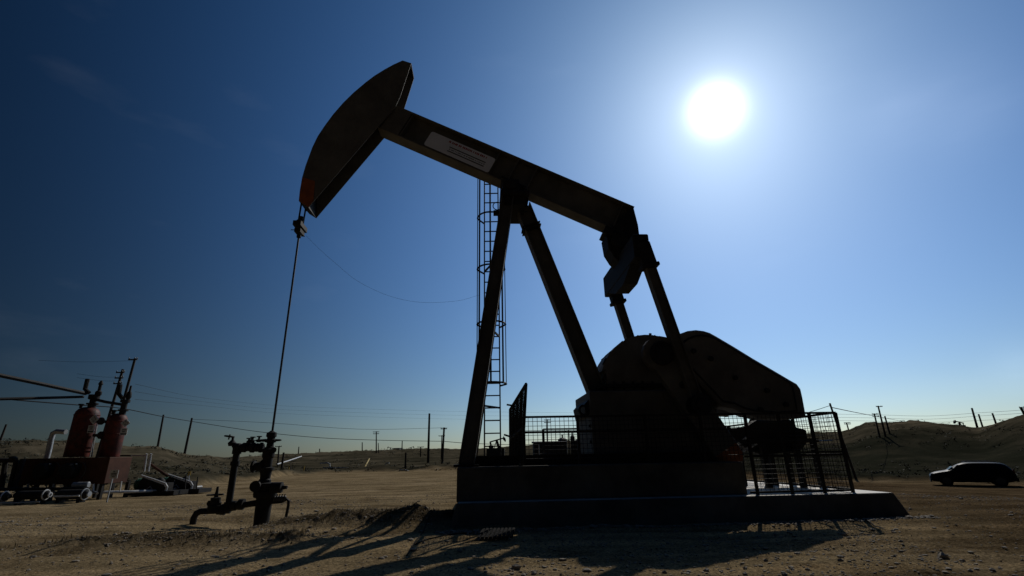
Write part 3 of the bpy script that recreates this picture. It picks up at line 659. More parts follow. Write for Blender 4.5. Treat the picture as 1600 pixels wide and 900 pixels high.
# flow line: from tee to riser, down to ground
fl_ = MB(); fl_.tube([PW(412,700), PW(372,698)], .06, 12); fl_.build('flow_line', PAINTD, wh, smooth=True)
vm = MB()
for xa, xb, r_ in ((366,376,.085),(378,386,.095),(386,391,.075),(391,399,.1),(399,405,.085),(405,411,.1)): vm.lathe(PW(xa,699), (PW(xb,699.5)-PW(xa,699)), [(0,r_*.8),(.02,r_),((PW(xb,699)-PW(xa,699)).length-.02,r_),((PW(xb,699)-PW(xa,699)).length,r_*.8)], 14)
for x_, y_ in ((388,694),(394,692),(404,691)): vm.lathe(PW(x_,y_), (0,0,1), [(0,.04),(.05,.045),(.06,.02),(.1,.02),(.1,.05),(.12,.05)], 10)
vm.bar(PW(386,690), PW(393,687), .02,.03); vm.build('check_valve', PAINTD, wh, smooth=True)
vm = MB(); vm.lathe(PW(362,697), (0,0,1), [(0,.06),(.06,.08),(.09,.05),(.12,.025),(.19,.022)], 12); vm.tube([PW(364,696),PW(372,697)], .045, 10); vm.build('bleeder_valve', PAINTD, wh, smooth=True)
def handwheel(c, axis, R, name='handwheel', parent=None, m_=PAINTD):
    hb_ = MB(); hb_.torus(c, axis, R, .014, 18, 6); ax = Vector(axis).normalized(); p = ax.cross(Vector((1,0,0)) if abs(ax.x) < .9 else Vector((0,1,0))).normalized(); q_ = ax.cross(p)
    for k_ in range(4): a = k_*math.pi/2+.4; hb_.tube([c, Vector(c)+(p*math.cos(a)+q_*math.sin(a))*R], .009, 5)
    hb_.tube([Vector(c)-ax*.06, Vector(c)+ax*.04], .014, 6); return hb_.build(name, m_, parent or wh)
handwheel(PW(358.5,682), Vector((.1,.1,1)), .085)
rs = MB(); rs.tube([PW(371,700), PW(363.5,747), PW(356.5,794)], .062, 12); rs.build('riser_pipe', PAINTD, wh, smooth=True)
vm = MB()
for y_ in (706,724,788): p_ = PW(356.5+(794-y_)*.154, y_); vm.lathe(p_-Vector((0,0,.04)), (0,0,1), [(0,.085),(.08,.085)], 12)
vm.build('pipe_collar', PAINTD, wh, smooth=True, split=True)
lp = MB(); pts = [PW(400,786), PW(380,789), PW(362,794), PW(335,798), PW(314,799), PW(307,802), PW(303,809), PW(297,838)]; lp.tube(pts, .058, 10); lp.build('ground_line', PAINTD, wh, smooth=True)
vm = MB()
for xa, xb, r_, y_ in ((362,369,.09,790),(369,373,.06,789),(373,381,.1,788),(340,346,.08,797),(346,352,.1,796),(352,360,.085,795)): 
    p_ = PW(xa,y_); d_ = PW(xb,y_)-p_; vm.lathe(p_, d_, [(0,r_),(d_.length,r_)], 12)
vm.build('union', PAINTD, wh, smooth=True, split=True)
vm = MB(); vm.lathe(PW(334,799,-.05), (0,0,1), [(0,.1),(.06,.12),(.1,.12),(.11,.075),(.2,.09),(.24,.09),(.25,.04),(.33,.03),(.44,.02)], 14)
for dx_ in (-7,7): vm.lathe(PW(334+dx_,790,-.05), (0,0,1), [(0,.045),(.05,.055),(.09,.03)], 8)
vm.build('gate_valve', PAINTD, wh, smooth=True); handwheel(PW(336.5,773,-.05), Vector((0,0,1)), .14)
rp = MB(); rp.tube([PW(418,786), PW(440,784), PW(448,780), PW(451,783), PW(450.5,790), PW(446,812)], .028, 8); rp.build('side_line', PAINTD, wh, smooth=True)
vm = MB()
for xa, y_ in ((428,781),(432,780.5),(436,780),(440,780),(444,780)): vm.lathe(PW(xa,y_+3), (0,0,1), [(0,.03),(.03,.04),(.08,.035),(.1,.012),(.13,.012)], 8)
vm.tube([PW(431,762),PW(440,765)], .012, 5); vm.tube([PW(431,766),PW(438,766)], .02, 5)
vm.build('needle_valve', STEEL, wh, smooth=True)

# ------------------------------------------------------------------ separator plant at the left
def vessel(cx, ytop, ybot, rpx, Y, label, loc_only=False):
    a = atY(cx,ybot,Y); bz = atY(cx+(ybot-ytop)*.2,ytop,Y).z; r = rpx
    v = thing('separator_vessel', label, 'pressure vessel', (a.x,Y,a.z), 'upright separator vessels')
    H = bz-a.z; mb = MB(); mb.lathe((a.x,Y,a.z), (0,0,1), [(0,r*.98),(.02,r),(H-.28,r),(H-.16,r*.93),(H-.07,r*.75),(H-.02,r*.45),(H,.05)], 28); mb.build('shell', RED, v, smooth=True)
    for zz in (H-.3,H*.5):
        MB().lathe((a.x,Y,a.z+zz), (0,0,1), [(0,r+.004),(.01,r+.012),(.03,r+.012),(.04,r+.004)], 28).build('weld_band', RED, v)
    return v, Vector((a.x,Y,a.z)), H, r
YV = 17.6
va, pa_, Ha, ra = vessel(119.5,636,714,.36,YV,'bigger left red separator vessel with white placards')
vb, pb_, Hb, rb_ = vessel(170,646,714,.30,YV+.2,'narrower right red separator vessel with white placards')
def fittings(v, p, H, items):
    for nm, prof, off in items:
        MB().lathe(p+Vector(off)+Vector((0,0,H-.03)), (0,0,1), prof, 12).build(nm, PAINTD, v, smooth=True)
fittings(va, pa_, Ha, [('top_nozzle',[(0,.12),(.1,.12),(.11,.18),(.16,.18),(.17,.1),(.3,.1),(.31,.17),(.45,.17),(.46,.08)],(.08,0,0)),
  ('relief_valve',[(.4,.06),(.45,.1),(.55,.1),(.6,.05),(.8,.05),(.82,.08),(.95,.03)],(.2,0,0)),('small_nozzle',[(0,.05),(.09,.05),(.1,.09),(.14,.09)],(-.3,0,0))])
fittings(vb, pb_, Hb, [('top_nozzle',[(0,.1),(.1,.1),(.11,.16),(.16,.16),(.17,.09),(.4,.09),(.41,.15),(.5,.15),(.51,.06)],(.12,0,0)),
  ('relief_valve',[(.5,.05),(.6,.09),(.75,.07),(.8,.04),(1.0,.03)],(.2,0,0)),('small_nozzle',[(0,.06),(.1,.06),(.11,.1),(.15,.1)],(-.2,0,0))])
m_ = MB(); m_.tube([atY(139,614,YV),atY(133,608,YV),atY(137,592,YV)], .07, 8); m_.build('vent_pipe', PAINTD, va, smooth=True)
m_ = MB(); m_.tube([atY(191,622,YV),atY(186,616,YV),atY(188,601,YV)], .07, 8); m_.build('vent_pipe', PAINTD, vb, smooth=True)
for y_ in (658,680): 
    m_ = MB(); m_.tube([atY(146,y_,YV), atY(166,y_+1,YV)], .05, 8); m_.lathe(atY(154,y_,YV), (1,0,0), [(0,.08),(.05,.13),(.12,.13),(.17,.08)], 10); m_.build('crossover_pipe', PAINTD, va, smooth=True)
m_ = MB(); m_.tube([atY(152,660,YV),atY(143,714,YV)], .02, 6); m_.tube([atY(147,682,YV),atY(140,714,YV)], .015, 6); m_.build('level_gauge', GALV, va, split=True)
for y_ in (700,706): m_ = MB(); m_.tube([atY(134,y_,YV-.38),atY(141,y_,YV-.38)], .03, 6); m_.build('red_light_lens' if 0 else 'gauge_tap', RED, va)
def placard(v, cx, cy, w, h, Y, diamond, rz):
    c = atY(cx,cy,Y); ax = Vector((math.cos(rz),math.sin(rz),0)); n = Vector((math.sin(rz),-math.cos(rz),0)); up = Vector((0,0,1))
    if diamond: ax, up = (ax+up).normalized(), (up-ax).normalized()
    o = MB().frame(c, ax, up, n, w/2, h/2, .008).build('hazard_diamond' if diamond else 'placard', WHITEP, v)
    m = MB()
    if diamond:
        for a_, b_ in ((-.2,-.2),(.2,.2),(-.2,.2),(.2,-.2)):
            for k_ in (-.05,.05): m.frame(c+ax*(a_*w+k_*w)+up*(b_*h)+n*.01, ax, up, n, w*.025, h*.11, .002)
            m.frame(c+ax*(a_*w)+up*(b_*h+h*.08)+n*.01, ax, up, n, w*.08, h*.022, .002)
        for s_ in (0,): m.frame(c+n*.0095, ax, up, n, w*.48, h*.012, .0015); m.frame(c+n*.0095, ax, up, n, w*.012, h*.47, .0016)
    else:
        for yy, ww in ((.27,.5),(.02,.36)):
            x_ = -ww/2
            while x_ < ww/2: m.frame(c+ax*(x_*w)+up*(yy*h)+n*.01, ax, up, n, w*.04, h*.08, .002); x_ += .115
        m.frame(c-up*(.33*h)+n*.01, ax, up, n, w*.42, h*.09, .002)
    m.build('print', SIGNK, o)
placard(va,147,655,.24,.24,YV-.39,True,rad(-5)); placard(va,142.5,670.5,.24,.25,YV-.38,False,rad(-5))
placard(vb,196,661,.2,.2,YV-.1,True,rad(20)); placard(vb,193.5,674.5,.2,.23,YV-.12,False,rad(20))
m_ = MB(); m_.tube([atY(149,640,YV-.5),atY(148,648,YV-.52)], .006, 4); m_.build('hanger_wire', GALV, va)
# skid enclosure under the vessels
ea = atY(36,717,16.9); eb = atY(172,714,16.9); ebz = atY(110,757,16.9).z
sk_ = thing('equipment_skid', 'red brown steel skid box beneath the two separator vessels', 'equipment skid', ((ea.x+eb.x)/2,17.5,ebz))
zt_ = (ea.z+eb.z)/2
MB().box(((ea.x+eb.x)/2,17.4,(zt_+ebz)/2), eb.x-ea.x, 1.0, zt_-ebz).build('skid_body', BROWNRED, sk_, bevel=.015)
for x_ in np.linspace(ea.x+.1, eb.x-.1, 6):
    for y_ in (16.97,18.1): MB().bar((x_,y_,gz(x_,y_)-.05),(x_,y_,ebz+.01), .1,.1,(1,0,0)).build('leg', PAINTD, sk_)
for k_ in range(1,4):
    x_ = ea.x+(eb.x-ea.x)*k_/4; MB().box((x_,16.888,(zt_+ebz)/2), .04,.02,zt_-ebz-.05).build('panel_seam', BROWNRED, sk_)
for cx in (69,110):
    c = atY(cx,736,16.8); m_ = MB(); m_.lathe((c.x,16.9,c.z), (0,-1,0), [(0,.24),(.25,.24),(.3,.2),(.32,.05)], 18); m_.box((c.x,16.8,c.z+.12),.5,.2,.16); m_.build('drive_housing', PAINTD, sk_, smooth=True)
    for j_ in (-1,0,1): MB().lathe((c.x+j_*.15,16.78,c.z+.19),(0,0,1),[(0,.035),(.03,.035),(.04,.02)],8).build('bolt_head', CHROME, sk_)
    MB().torus((c.x+.22,16.75,c.z), (0,1,0), .3, .014, 10, 5, -1.0,1.0).build('curved_pipe', STEEL, sk_)
# insulated pipe at the left vessel
ip = MB(); ip.tube([atY(73,716,YV),atY(76,705,YV),atY(80,686,YV),atY(83,677,YV),atY(89,674,YV),atY(103,675,YV)], .085, 12)
tag(ip.build('insulated_pipe', GALV, None, smooth=True), 'pale bent pipe entering the side of the bigger left vessel', 'pipe')
def line(name, pts, r, m_, label, cat, n=6, group=None):
    o = MB().tube(pts, r, n).build(name, m_, None, smooth=True); return tag(o, label, cat, group)
def sagline(a, b, sag, n=14): return [a.lerp(b,t_)-Vector((0,0,sag*4*t_*(1-t_))) for t_ in (k_/n for k_ in range(n+1))]
line('overhead_pipe', [atY(-60,574,13.5),atY(60,599,15.6),atY(134,615,YV)], .062, PAINTD, 'upper of two thick dark pipes running left from the bigger vessel top', 'pipe')
line('overhead_pipe', [atY(-60,625,14.5),atY(60,622,16.1),atY(130,620,YV)], .05, PAINTD, 'lower nearly level pipe running left from the bigger vessel top', 'pipe')
line('overhead_pipe', [atY(140,622,YV),atY(165,628,YV),atY(190,632,YV+.2)], .055, PAINTD, 'short dark pipe joining the two vessel tops', 'pipe')
# pipe rack frame at the far left
pr_ = thing('pipe_frame', 'black angled pipe frame at the left edge beside the skid box', 'pipe frame', atY(10,762,16.5))
for x1,y1,x2,y2 in ((9,719,2,764),(26,719,15,766),(-40,719,25,719.5),(36,717,22,764)): MB().tube([atY(x1,y1,16.4),atY(x2,y2,16.4)], .07, 8).build('frame_tube', PAINTD, pr_)
MB().lathe(atY(20,719,16.4),(0,0,1),[(0,.08),(.06,.12),(.12,.05)],10).build('knob', PAINTD, pr_)
# horizontal vessels on the ground in front
def drum(x0, x1, y, r, Y, label, endm):
    a, b_ = atY(x0,y,Y), atY(x1,y,Y); g_z = gz((a.x+b_.x)/2,Y)
    v = thing('horizontal_drum', label, 'pressure vessel', ((a.x+b_.x)/2,Y,g_z)); L = b_.x-a.x; zc = max(a.z,g_z+r+.05)
    MB().lathe((a.x,Y,zc),(1,0,0),[(0,.03),(.03,r*.6),(.1,r*.93),(.16,r),(L-.16,r),(L-.1,r*.93),(L-.03,r*.6),(L,.03)],20).build('shell', PAINTD, v, smooth=True)
    for f_ in (.2,.8): MB().box((a.x+L*f_,Y,(zc+g_z)/2-.05), .1,r*1.6,zc-g_z).build('saddle', PAINTD, v)
    MB().lathe((b_.x-.02,Y,zc),(1,0,0),[(0,r*.55),(.04,r*.55)],16).build('end_cover', endm, v, smooth=True)
    if endm is WHITEP:
        m_ = MB(); m_.box((b_.x+.025,Y,zc),.004,.03,r*.7); m_.box((b_.x+.0254,Y,zc),.004,r*.6,.03); m_.build('end_mark', SIGNK, v)
    MB().torus((b_.x-.12,Y,zc),(1,0,0),r+.01,.02,20,6).build('end_ring', GALV if endm is not WHITEP else WHITEP, v, smooth=True)
    return v
drum(22,78,774,.12,15.4,'dark horizontal drum with a round white end cover at lower left',WHITEP)
drum(86,139,773,.14,15.8,'dark horizontal drum with a pale end ring in front of the skid box',GALV)
drum(-60,14,777,.12,15.2,'dark horizontal drum cut off by the left picture edge',PAINTD)
m_ = MB(); a_ = atY(114,758,16.3); b_ = atY(138,758,16.3); m_.lathe(a_,(1,0,0),[(0,.07),(.02,.09),((b_-a_).length,.09),((b_-a_).length+.02,.07)],14); tag(m_.build('steel_cylinder', GALV, None, smooth=True),'short pale steel cylinder lying on the drum behind','cylinder')
line('pipe_or_highlight', [atY(-40,765,15.9),atY(137,763.5,16.2),atY(141,769,16.2)], .05, PAINTD, 'long dark pipe lying above the drums at the left', 'pipe', 8)
line('pipe_or_highlight', [atY(142,769.5,17),atY(200,768.5,17.6),atY(243,767,18.3),atY(271,764,19.2),atY(315,760.5,20.5)], .045, WHITEP, 'long white pipe lying on the dirt in front of the pumps', 'pipe', 8)
line('pipe_or_highlight', [atY(-40,786,15),atY(20,786,15.1),atY(62,784,15.2)], .02, WHITEP, 'thin white highlight streak low in front of the leftmost drums', 'pipe', 6)  # highlights on the drums, added as thin white tubes
line('pipe_or_highlight', [atY(84,776,15.5),atY(108,775.5,15.5),atY(124,774.5,15.55)], .025, WHITEP, 'thin white highlight streak along the face of the pale ringed drum', 'pipe', 6)  # second drum highlight, also a white tube
for k_, (x_, lb) in enumerate(((44,'between skid legs under its left third'),(84,'under the middle of the skid box'),(146,'under the right third of the skid box'))):
    line('drain_pipe', [atY(x_,756,16.8),atY(x_-1,768,16.8),atY(x_+6,771,16.6)], .035, GALV, 'short grey drain pipe '+lb, 'pipe', 6)
# sign on a leaning post
ps = atY(168,779,15.6); sgt = thing('warning_sign', 'small white sign on a leaning post in front of the skid box', 'sign', ps)
MB().bar(ps-Vector((0,0,.1)), atY(178,738,15.6), .03,.03).build('post', GALV, sgt)
c_ = atY(178,741,15.55); o_s = MB().frame(c_, Vector((1,0,0)), Vector((0,0,1)), Vector((0,1,0)), .12,.12,.006).build('sign_board', WHITEP, sgt)
m_ = MB()
for z_, w_ in ((.07,.03),(.02,.08),(-.02,.08),(-.07,.05)): m_.box(c_+Vector((0,-.0085,z_)), w_*2,.003,.024)
m_.build('print', SIGNK, o_s)
line('marker_stake', [atY(187,768,16),atY(190,752,16)], .018, WHITEP, 'thin white stake right of the leaning white sign', 'stake')
# pump units
def pump(x0, y0, Y, label, sc=1.0):
    o0 = atY(x0,y0,Y); g_z = gz(o0.x,Y); v = thing('pump_unit', label, 'pump', (o0.x,Y,g_z), 'green motor pumps beside the skid'); P = lambda x_,z_,y_=0: Vector((o0.x+x_*sc,Y+y_,g_z+z_*sc))
    MB().frame(P(.55,.1), Vector((1,0,0)),Vector((0,1,0)),Vector((0,0,1)), .85*sc,.4,.07*sc).build('base_frame', PAINTD, v)
    m = MB(); m.lathe(P(-.25,.38), (1,0,0), [(0,.06),(.03,.17),(.08,.2),(.5,.2),(.55,.16),(.57,.05)], 18); m.build('motor', GREEN, v, smooth=True)
    m = MB()
    for k_ in range(5): m.torus(P(-.13+k_*.09,.38),(1,0,0),.205,.012,18,5)
    m.build('cooling_fin', GREEN, v, split=True)
    tri_ = [(.1,.2),(.05,.5),(.15,.62),(.95,.36),(1.02,.26),(.98,.15)]
    m = MB(); n = len(tri_); vs = [P(x_,z_,-.3) for x_,z_ in tri_]+[P(x_,z_,-.12) for x_,z_ in tri_]; m.add(vs,[tuple(range(n)),tuple(reversed(range(n,2*n)))]+[(i_,(i_+1)%n,(i_+1)%n+n,i_+n) for i_ in range(n)]); m.build('belt_guard', PAINTD, v, bevel=.01)
    MB().tube([P(.1,.68,-.32),P(.7,.5,-.32),P(1.0,.4,-.32),P(1.08,.3,-.32),P(1.04,.06,-.32)], .035, 8).build('discharge_pipe', WHITEP, v, smooth=True)
    m = MB(); m.lathe(P(.55,.3,.05),(0,0,1),[(0,.15),(.1,.18),(.22,.14),(.3,.05)],14); m.box(P(.8,.3,.05),.3,.3,.25); m.build('pump_block', PAINTD, v, smooth=True)
    MB().tube([P(.35,.2,-.34),P(.5,.32,-.34),P(.62,.2,-.34)], .02, 6).build('drain_pipe', GALV, v, smooth=True)
    return v
pump(222,765,18.6,'nearer green motor pump with a white bent pipe')
pump(263,762,19.6,'farther green motor pump with a yellow marker beside it')
m_g = MB(); 
for i_, (xa, xb) in enumerate(((228.5,225),(235.5,231.5))):
    line('standpipe', [atY(xa+1,709,18.8),atY(xa,711,18.8),atY(xb,737,18.8)], .035, WHITEP, ('left' if i_==0 else 'right')+' one of the twin white standpipes behind the pumps', 'pipe', 8)
line('sloping_pipe', [atY(233,724,19.2),atY(262,744,19.2)], .05, BROWNRED, 'brown pipe sloping down between the two pumps', 'pipe', 8)
line('rack_pipe', [atY(202,712,19),atY(228,712,19)], .03, GALV, 'short level pipe reaching the twin standpipes', 'pipe', 6)
fence_lab = ['thin dark stake before the nearer pump','thin dark stake right of the white standpipes','thin dark stake at the far end of the pumps','thin dark stake beside the yellow marker']
for (xb, yb, xt, yt), lb in zip(((271,766,272,750),(289,765,291,741),(307,764,309,745)), fence_lab[1:]):
    line('stake', [atY(xb,yb,19),atY(xt,yt,19)], .02, PAINTD, lb, 'stake')
ym = atY(296,739.5,19.4); yt_ = thing('marker_post', 'small yellow marker plate standing over the farther pump', 'marker', atY(294,760,19.4))
MB().tube([atY(294,762,19.4), ym], .015, 5).build('post', GALV, yt_); MB().frame(ym, Vector((1,0,0)),Vector((0,0,1)),Vector((0,1,0)),.05,.07,.006).build('plate', YEL, yt_)
# old tubing rails behind
line('rack_rail', [atY(150,712,18.3),atY(205,712,18.6)], .03, PAINTD, 'dark rail behind the narrower vessel foot', 'pipe')

# ------------------------------------------------------------------ utility poles
POLES = [ # base x,y, top x,y, depth, radius, arms, label
 (2,684,10,663,70,.16,0,'short far pole at the left picture edge on the hill'),
 (172,645,192,577,34,.11,3,'left one of the two tall poles behind the narrower vessel'),
 (188,645,211,560,31,.10,1,'right and tallest pole behind the narrower vessel'),
 (246,700,255.5,648,76,.17,0,'pole on the left hill crest, nearer the vessels'),
 (288,711,300,653,74,.18,0,'pole on the left hill crest, nearer the wellhead'),
 (434,726,436,697,75,.13,1,'dark pole just right of the wellhead, farther one'),
 (437.6,750,443.4,707,44,.11,0,'nearer dark pole just right of the wellhead at the lot edge'),
 (466,712,467,698,170,.2,0,'tiny pole at the upper end of the white sloping pipe'),
 (499,712,499.5,701,170,.2,0,'tiny pole on the skyline above the small white arch'),
 (566,706,566,691,190,.22,0,'small skyline pole left of the double crossarm pole'),
 (588,706,588,674,150,.2,2,'tall thin skyline pole with crossarms right of the wellhead'),
 (591.5,706,591,692,160,.15,0,'short pole close behind the thin crossarm pole'),
 (628,706,628.5,689,180,.22,0,'small skyline pole midway to the thick bare pole'),
 (633,748,634,707,50,.11,0,'thin bare pole on the far edge of the dirt lot'),
 (657,716,657.5,698,110,.15,1,'low pole with crossarm left of the thick bare pole'),
 (669,720,671,646,80,.2,0,'tallest thick bare pole left of the ladder'),
 (690,741,694,668,54,.13,1,'thick pole standing between the bare pole and the pumpjack leg'),
 (689.5,720,690.5,680,100,.13,1,'thin pole tight behind the thick pole left of the pumpjack'),
 (744,700,745,678,90,.12,0,'thin pole seen left of the ladder foot'),
 (855.5,700,855,655,95,.14,2,'pole with crossarms seen through the mesh fence'),
 (889,700,888,672,95,.12,0,'bare pole seen through the mesh near the pedestal'),
 (1318,692,1296.5,630,42,.1,0,'tall pole behind the right end of the mesh fence'),
 (1329,682,1322.5,660,120,.18,2,'small pole with crossarms right of the mesh fence'),
 (1375,684,1366,646,100,.18,2,'left pole of the cluster of three on the right hill'),
 (1384,683,1372,634,96,.18,1,'middle and tallest pole of the right hill cluster'),
 (1391,680,1382.5,650,98,.18,0,'right bare pole of the right hill cluster'),
 (1438,668,1435,656,130,.15,0,'tiny pole above the dark shed on the right hill'),
 (1528,671,1518.5,637.5,95,.2,0,'leftmost and tallest of three bare poles on the far right skyline'),
 (1536,669,1529,647,98,.17,0,'middle one of three bare poles on the far right skyline'),
 (1557.5,665,1550.5,645.5,98,.19,0,'rightmost of three bare poles on the far right skyline'),
 (1606,657,1594.5,636,75,.2,3,'pole with crossarms at the right picture edge'),
]
PT = {}
for i_, (xb,yb,xt,yt,Y,r_,arms,lb) in enumerate(POLES):
    if xb > 1340 and yb > 678:                        # these stand on the face of the hill: walk out to where the slope is
        Y2_ = 40.
        while Y2_ < 160 and atY(xb,yb,Y2_).z > gz(atY(xb,yb,Y2_).x,Y2_): Y2_ += 1
        r_ *= Y2_/Y; Y = Y2_
    b_, t_ = atY(xb,yb,Y), atY(xt,yt,Y); g_z = min(gz(b_.x,Y), b_.z)-.4
    foot = b_+(b_-t_)*((b_.z-g_z)/max(.1,t_.z-b_.z)); foot.y = Y
    v = thing('utility_pole', lb, 'utility pole', foot, 'utility poles across the oil field')
    MB().tube([foot,t_], r_, 7, r2=r_*.75).build('pole', WOOD, v, smooth=True)
    for k_ in range(arms):
        c_ = t_.lerp(b_, .03+.09*k_) if arms < 3 or Y > 60 else t_-Vector((0,0,.25+.38*k_)); hwid = max(.28,min(.9,Y*.0062)); at_ = .05+Y*.0007
        MB().box(c_+Vector((0,-r_-.05,0)), hwid*2,at_,at_).build('crossarm', WOOD, v)
        for s_ in (-1,.45,1): MB().lathe(c_+Vector((s_*hwid*.92,-r_-.05,at_/2)),(0,0,1),[(0,.02),(.06,.035),(.1,.02)],6).build('insulator', STEEL, v)
    PT[i_] = t_
def wire(pts, r, label, name='power_line'): return line(name, pts, r, WIREM, label, 'cable', 4)
def poly(ps):
    pts = [atY(*p) for p in ps]; out_ = []
    for i_ in range(len(pts)-1):                       # catmull-rom
        p0, p1, p2, p3 = pts[max(0,i_-1)], pts[i_], pts[i_+1], pts[min(len(pts)-1,i_+2)]
        for k_ in range(5):
            t_ = k_/5; out_.append(.5*((2*p1)+(p2-p0)*t_+(2*p0-5*p1+4*p2-p3)*t_*t_+(3*p1-p0-3*p2+p3)*t_**3))
    return out_+[pts[-1]]
wire(poly([(-30,619,20),(25,625,22),(125,633,26),(190,638,30),(250,650,40),(300,658.5,50),(400,674,54),(500,684,54),(600,688,54),(693,689.5,54)]), .026, 'heavy black cable sagging from the vessels to the thick pole')
wire(poly([(693,689.5,54),(730,692.5,54),(800,695,56)]), .026, 'heavy black cable continuing behind the pumpjack leg')
wire(poly([(60,563,31),(130,565.5,31),(209,563.5,31)]), .007, 'faint wire reaching the tallest pole behind the vessels')
for dy, lb in ((0,'upper'),(6,'lower')): wire(poly([(120,584+dy,34),(160,589+dy,34),(190,589+dy,34)]), .007, lb+' short faint wire at the crossarms behind the vessel')
for j_, (dy, lb) in enumerate(((0,'top'),(6,'middle'),(12,'bottom'))):
    wire(poly([(211,600+dy*2,31),(320,622+dy,60),(440,634+dy,90),(600,640+dy,95),(722,643+dy,95),(900,645+dy,95)]), .009, lb+' strand of three faint wires crossing the sky left of the ladder')
wire(poly([(300,655,74),(425,661,74),(560,670.5,72),(671,669,80),(693,668,80)]), .02, 'faint wire drooping from hill pole to thick pole')
wire(poly([(1100,650,40),(1200,652,42),(1255,646,42),(1296,634,42)]), .02, 'black wire rising to the tall pole behind the mesh fence')
wire(poly([(1299,636.5,42),(1340,645,60),(1372,651,85),(1400,656.5,110),(1422,661,130)]), .035, 'black wire falling from the tall pole towards the right hill')
for y0, y1, lb in ((647,643,'highest'),(652,648,'second'),(657,655,'third')):
    wire(poly([(1300,y0,100),(1366,y0+1,100),(1450,y0+3,95),(1530,y1+2,90),(1593,y1-2,75),(1660,y1-8,70)]), .02, lb+' faint wire strung across the right hill')
# light line slung from bridle to ladder cage
wire([p for p in poly([(478,368,9.9),(500,390,10.0),(525,412,10.1),(560,440,10.4),(610,463,10.8),(660,472.5,11.2),(715,470,11.6),(748,461,11.9)])], .0022, 'thin line slung from the rod carrier to the ladder cage', 'slack_line')
# ------------------------------------------------------------------ far oil-field items
def far_pumpjack(x, y, Y, hpx, label, flip=1):
    c = atY(x,y,Y); H = atY(x,y-hpx,Y).z-c.z; g_z = min(c.z,gz(c.x,Y)); v = thing('far_pumpjack', label, 'pumpjack', (c.x,Y,g_z)); P = lambda a_,b_: Vector((c.x+flip*a_*H,Y,c.z+b_*H))
    MB().box(P(.1,-.02)-Vector((0,0,(c.z-g_z)/2)), 1.6*H,.8,.12*H+(c.z-g_z)).build('base', TREEB, v)
    m = MB(); m.bar(P(-.22,0),P(0,.72),.3,.06*H); m.bar(P(.25,0),P(0,.72),.3,.06*H); m.build('post', TREEB, v)
    MB().bar(P(-.62,.9),P(.62,.58),.4,.1*H).build('beam', TREEB, v)
    m = MB(); pts = [P(-.62,1.08),P(-.8,.9),P(-.86,.7),P(-.8,.55),P(-.58,.78)]; m.add([p+Vector((0,.25,0)) for p in pts]+[p-Vector((0,.25,0)) for p in pts],[(0,1,2,3,4),(9,8,7,6,5)]+[(i_,(i_+1)%5,(i_+1)%5+5,i_+5) for i_ in range(5)]); m.build('head', TREEB, v)
    m = MB(); m.bar(P(.58,.58),P(.5,.2),.2,.04*H); m.box(P(.5,.15),.4*H,.6,.28*H); m.build('crank', TREEB, v)
far_pumpjack(1501,667,118,10,'tiny far pumpjack on the right hill crest',1)
far_pumpjack(610,704,205,6,'tiny pumpjack on the skyline right of the crossarm pole',1)
far_pumpjack(642,703.5,205,6,'tiny pumpjack on the skyline left of the thick bare pole',-1)
far_pumpjack(776,701,60,18,'small dark pumping rig seen through the ladder foot',-1)
def shed(x0, x1, ytop, ybot, Y, dep, label, m_=TREEB, roofm=None, name='shed'):
    a = atY(x0,ybot,Y); b_ = atY(x1,ybot,Y); zt_ = atY(x0,ytop,Y).z; g_z = min(gz(a.x,Y),gz(b_.x,Y),a.z)-.3; w = b_.x-a.x; xc_ = (a.x+b_.x)/2
    v = thing(name, label, name.replace('_',' '), (xc_,Y+dep/2,g_z))
    MB().box((xc_,Y+dep/2,(g_z+zt_)/2), w,dep,zt_-g_z).build('wall', m_, v)
    h = zt_-g_z; MB().add([(a.x-.1,Y-.15,zt_),(b_.x+.1,Y-.15,zt_),(b_.x+.1,Y+dep+.15,zt_+.02*h),(a.x-.1,Y+dep+.15,zt_+.02*h),(a.x-.1,Y-.15,zt_+.08),(b_.x+.1,Y-.15,zt_+.08),(b_.x+.1,Y+dep+.15,zt_+.25),(a.x-.1,Y+dep+.15,zt_+.25)],[(0,3,2,1),(4,5,6,7),(0,1,5,4),(1,2,6,5),(2,3,7,6),(3,0,4,7)]).build('roof', roofm or m_, v)
    MB().box((a.x+w*.3,Y-.04,g_z+.3+(h-.3)*.4), w*.14,.06,(h-.3)*.75).build('door', SIGNK, v)
    return v
shed(1424,1457,670.5,677,112,5,'long low dark shed on the right hill below the skyline')
shed(614,624,700.5,705,205,6,'tiny dark hut on the skyline left of the ladder')
shed(835,886,692,716,52,4,'dark boxy trailer seen through the mesh fence',TREEB,None,'trailer')
line('white_conduit', [atY(433,725.5,72),atY(452,719.5,85),atY(471,713,100)], .1, WHITEP, 'white pipe sloping up the hill right of the wellhead', 'pipe', 6)
line('white_conduit', [atY(500,724,60),atY(512,723.5,60),atY(515,725,60),atY(515,729,60)], .09, WHITEP, 'small white arch pipe at the far lot edge', 'pipe', 6)
line('white_conduit', [atY(1459,671.5,112),atY(1470,669,112)], .16, WHITEP, 'short bright sloping pipe right of the dark shed', 'pipe', 6)
line('white_conduit', [atY(842.5,713,50),atY(841.5,694,50)], .09, WHITEP, 'pale upright pipe seen through the mesh fence', 'pipe', 6)
line('white_conduit', [atY(570,730,60),atY(577,717,66)], .07, YEL, 'pale yellow pipe leaning on the bank mid distance', 'pipe', 6)
line('field_pipe', [atY(505,731,58),atY(545,731.5,58)], .08, GALV, 'level pale pipe along the bank right of the wellhead', 'pipe', 6)
line('field_pipe', [atY(560,731.5,58),atY(570,733,58)], .09, GALV, 'stub of pale pipe along the bank below the yellow pipe', 'pipe', 6)
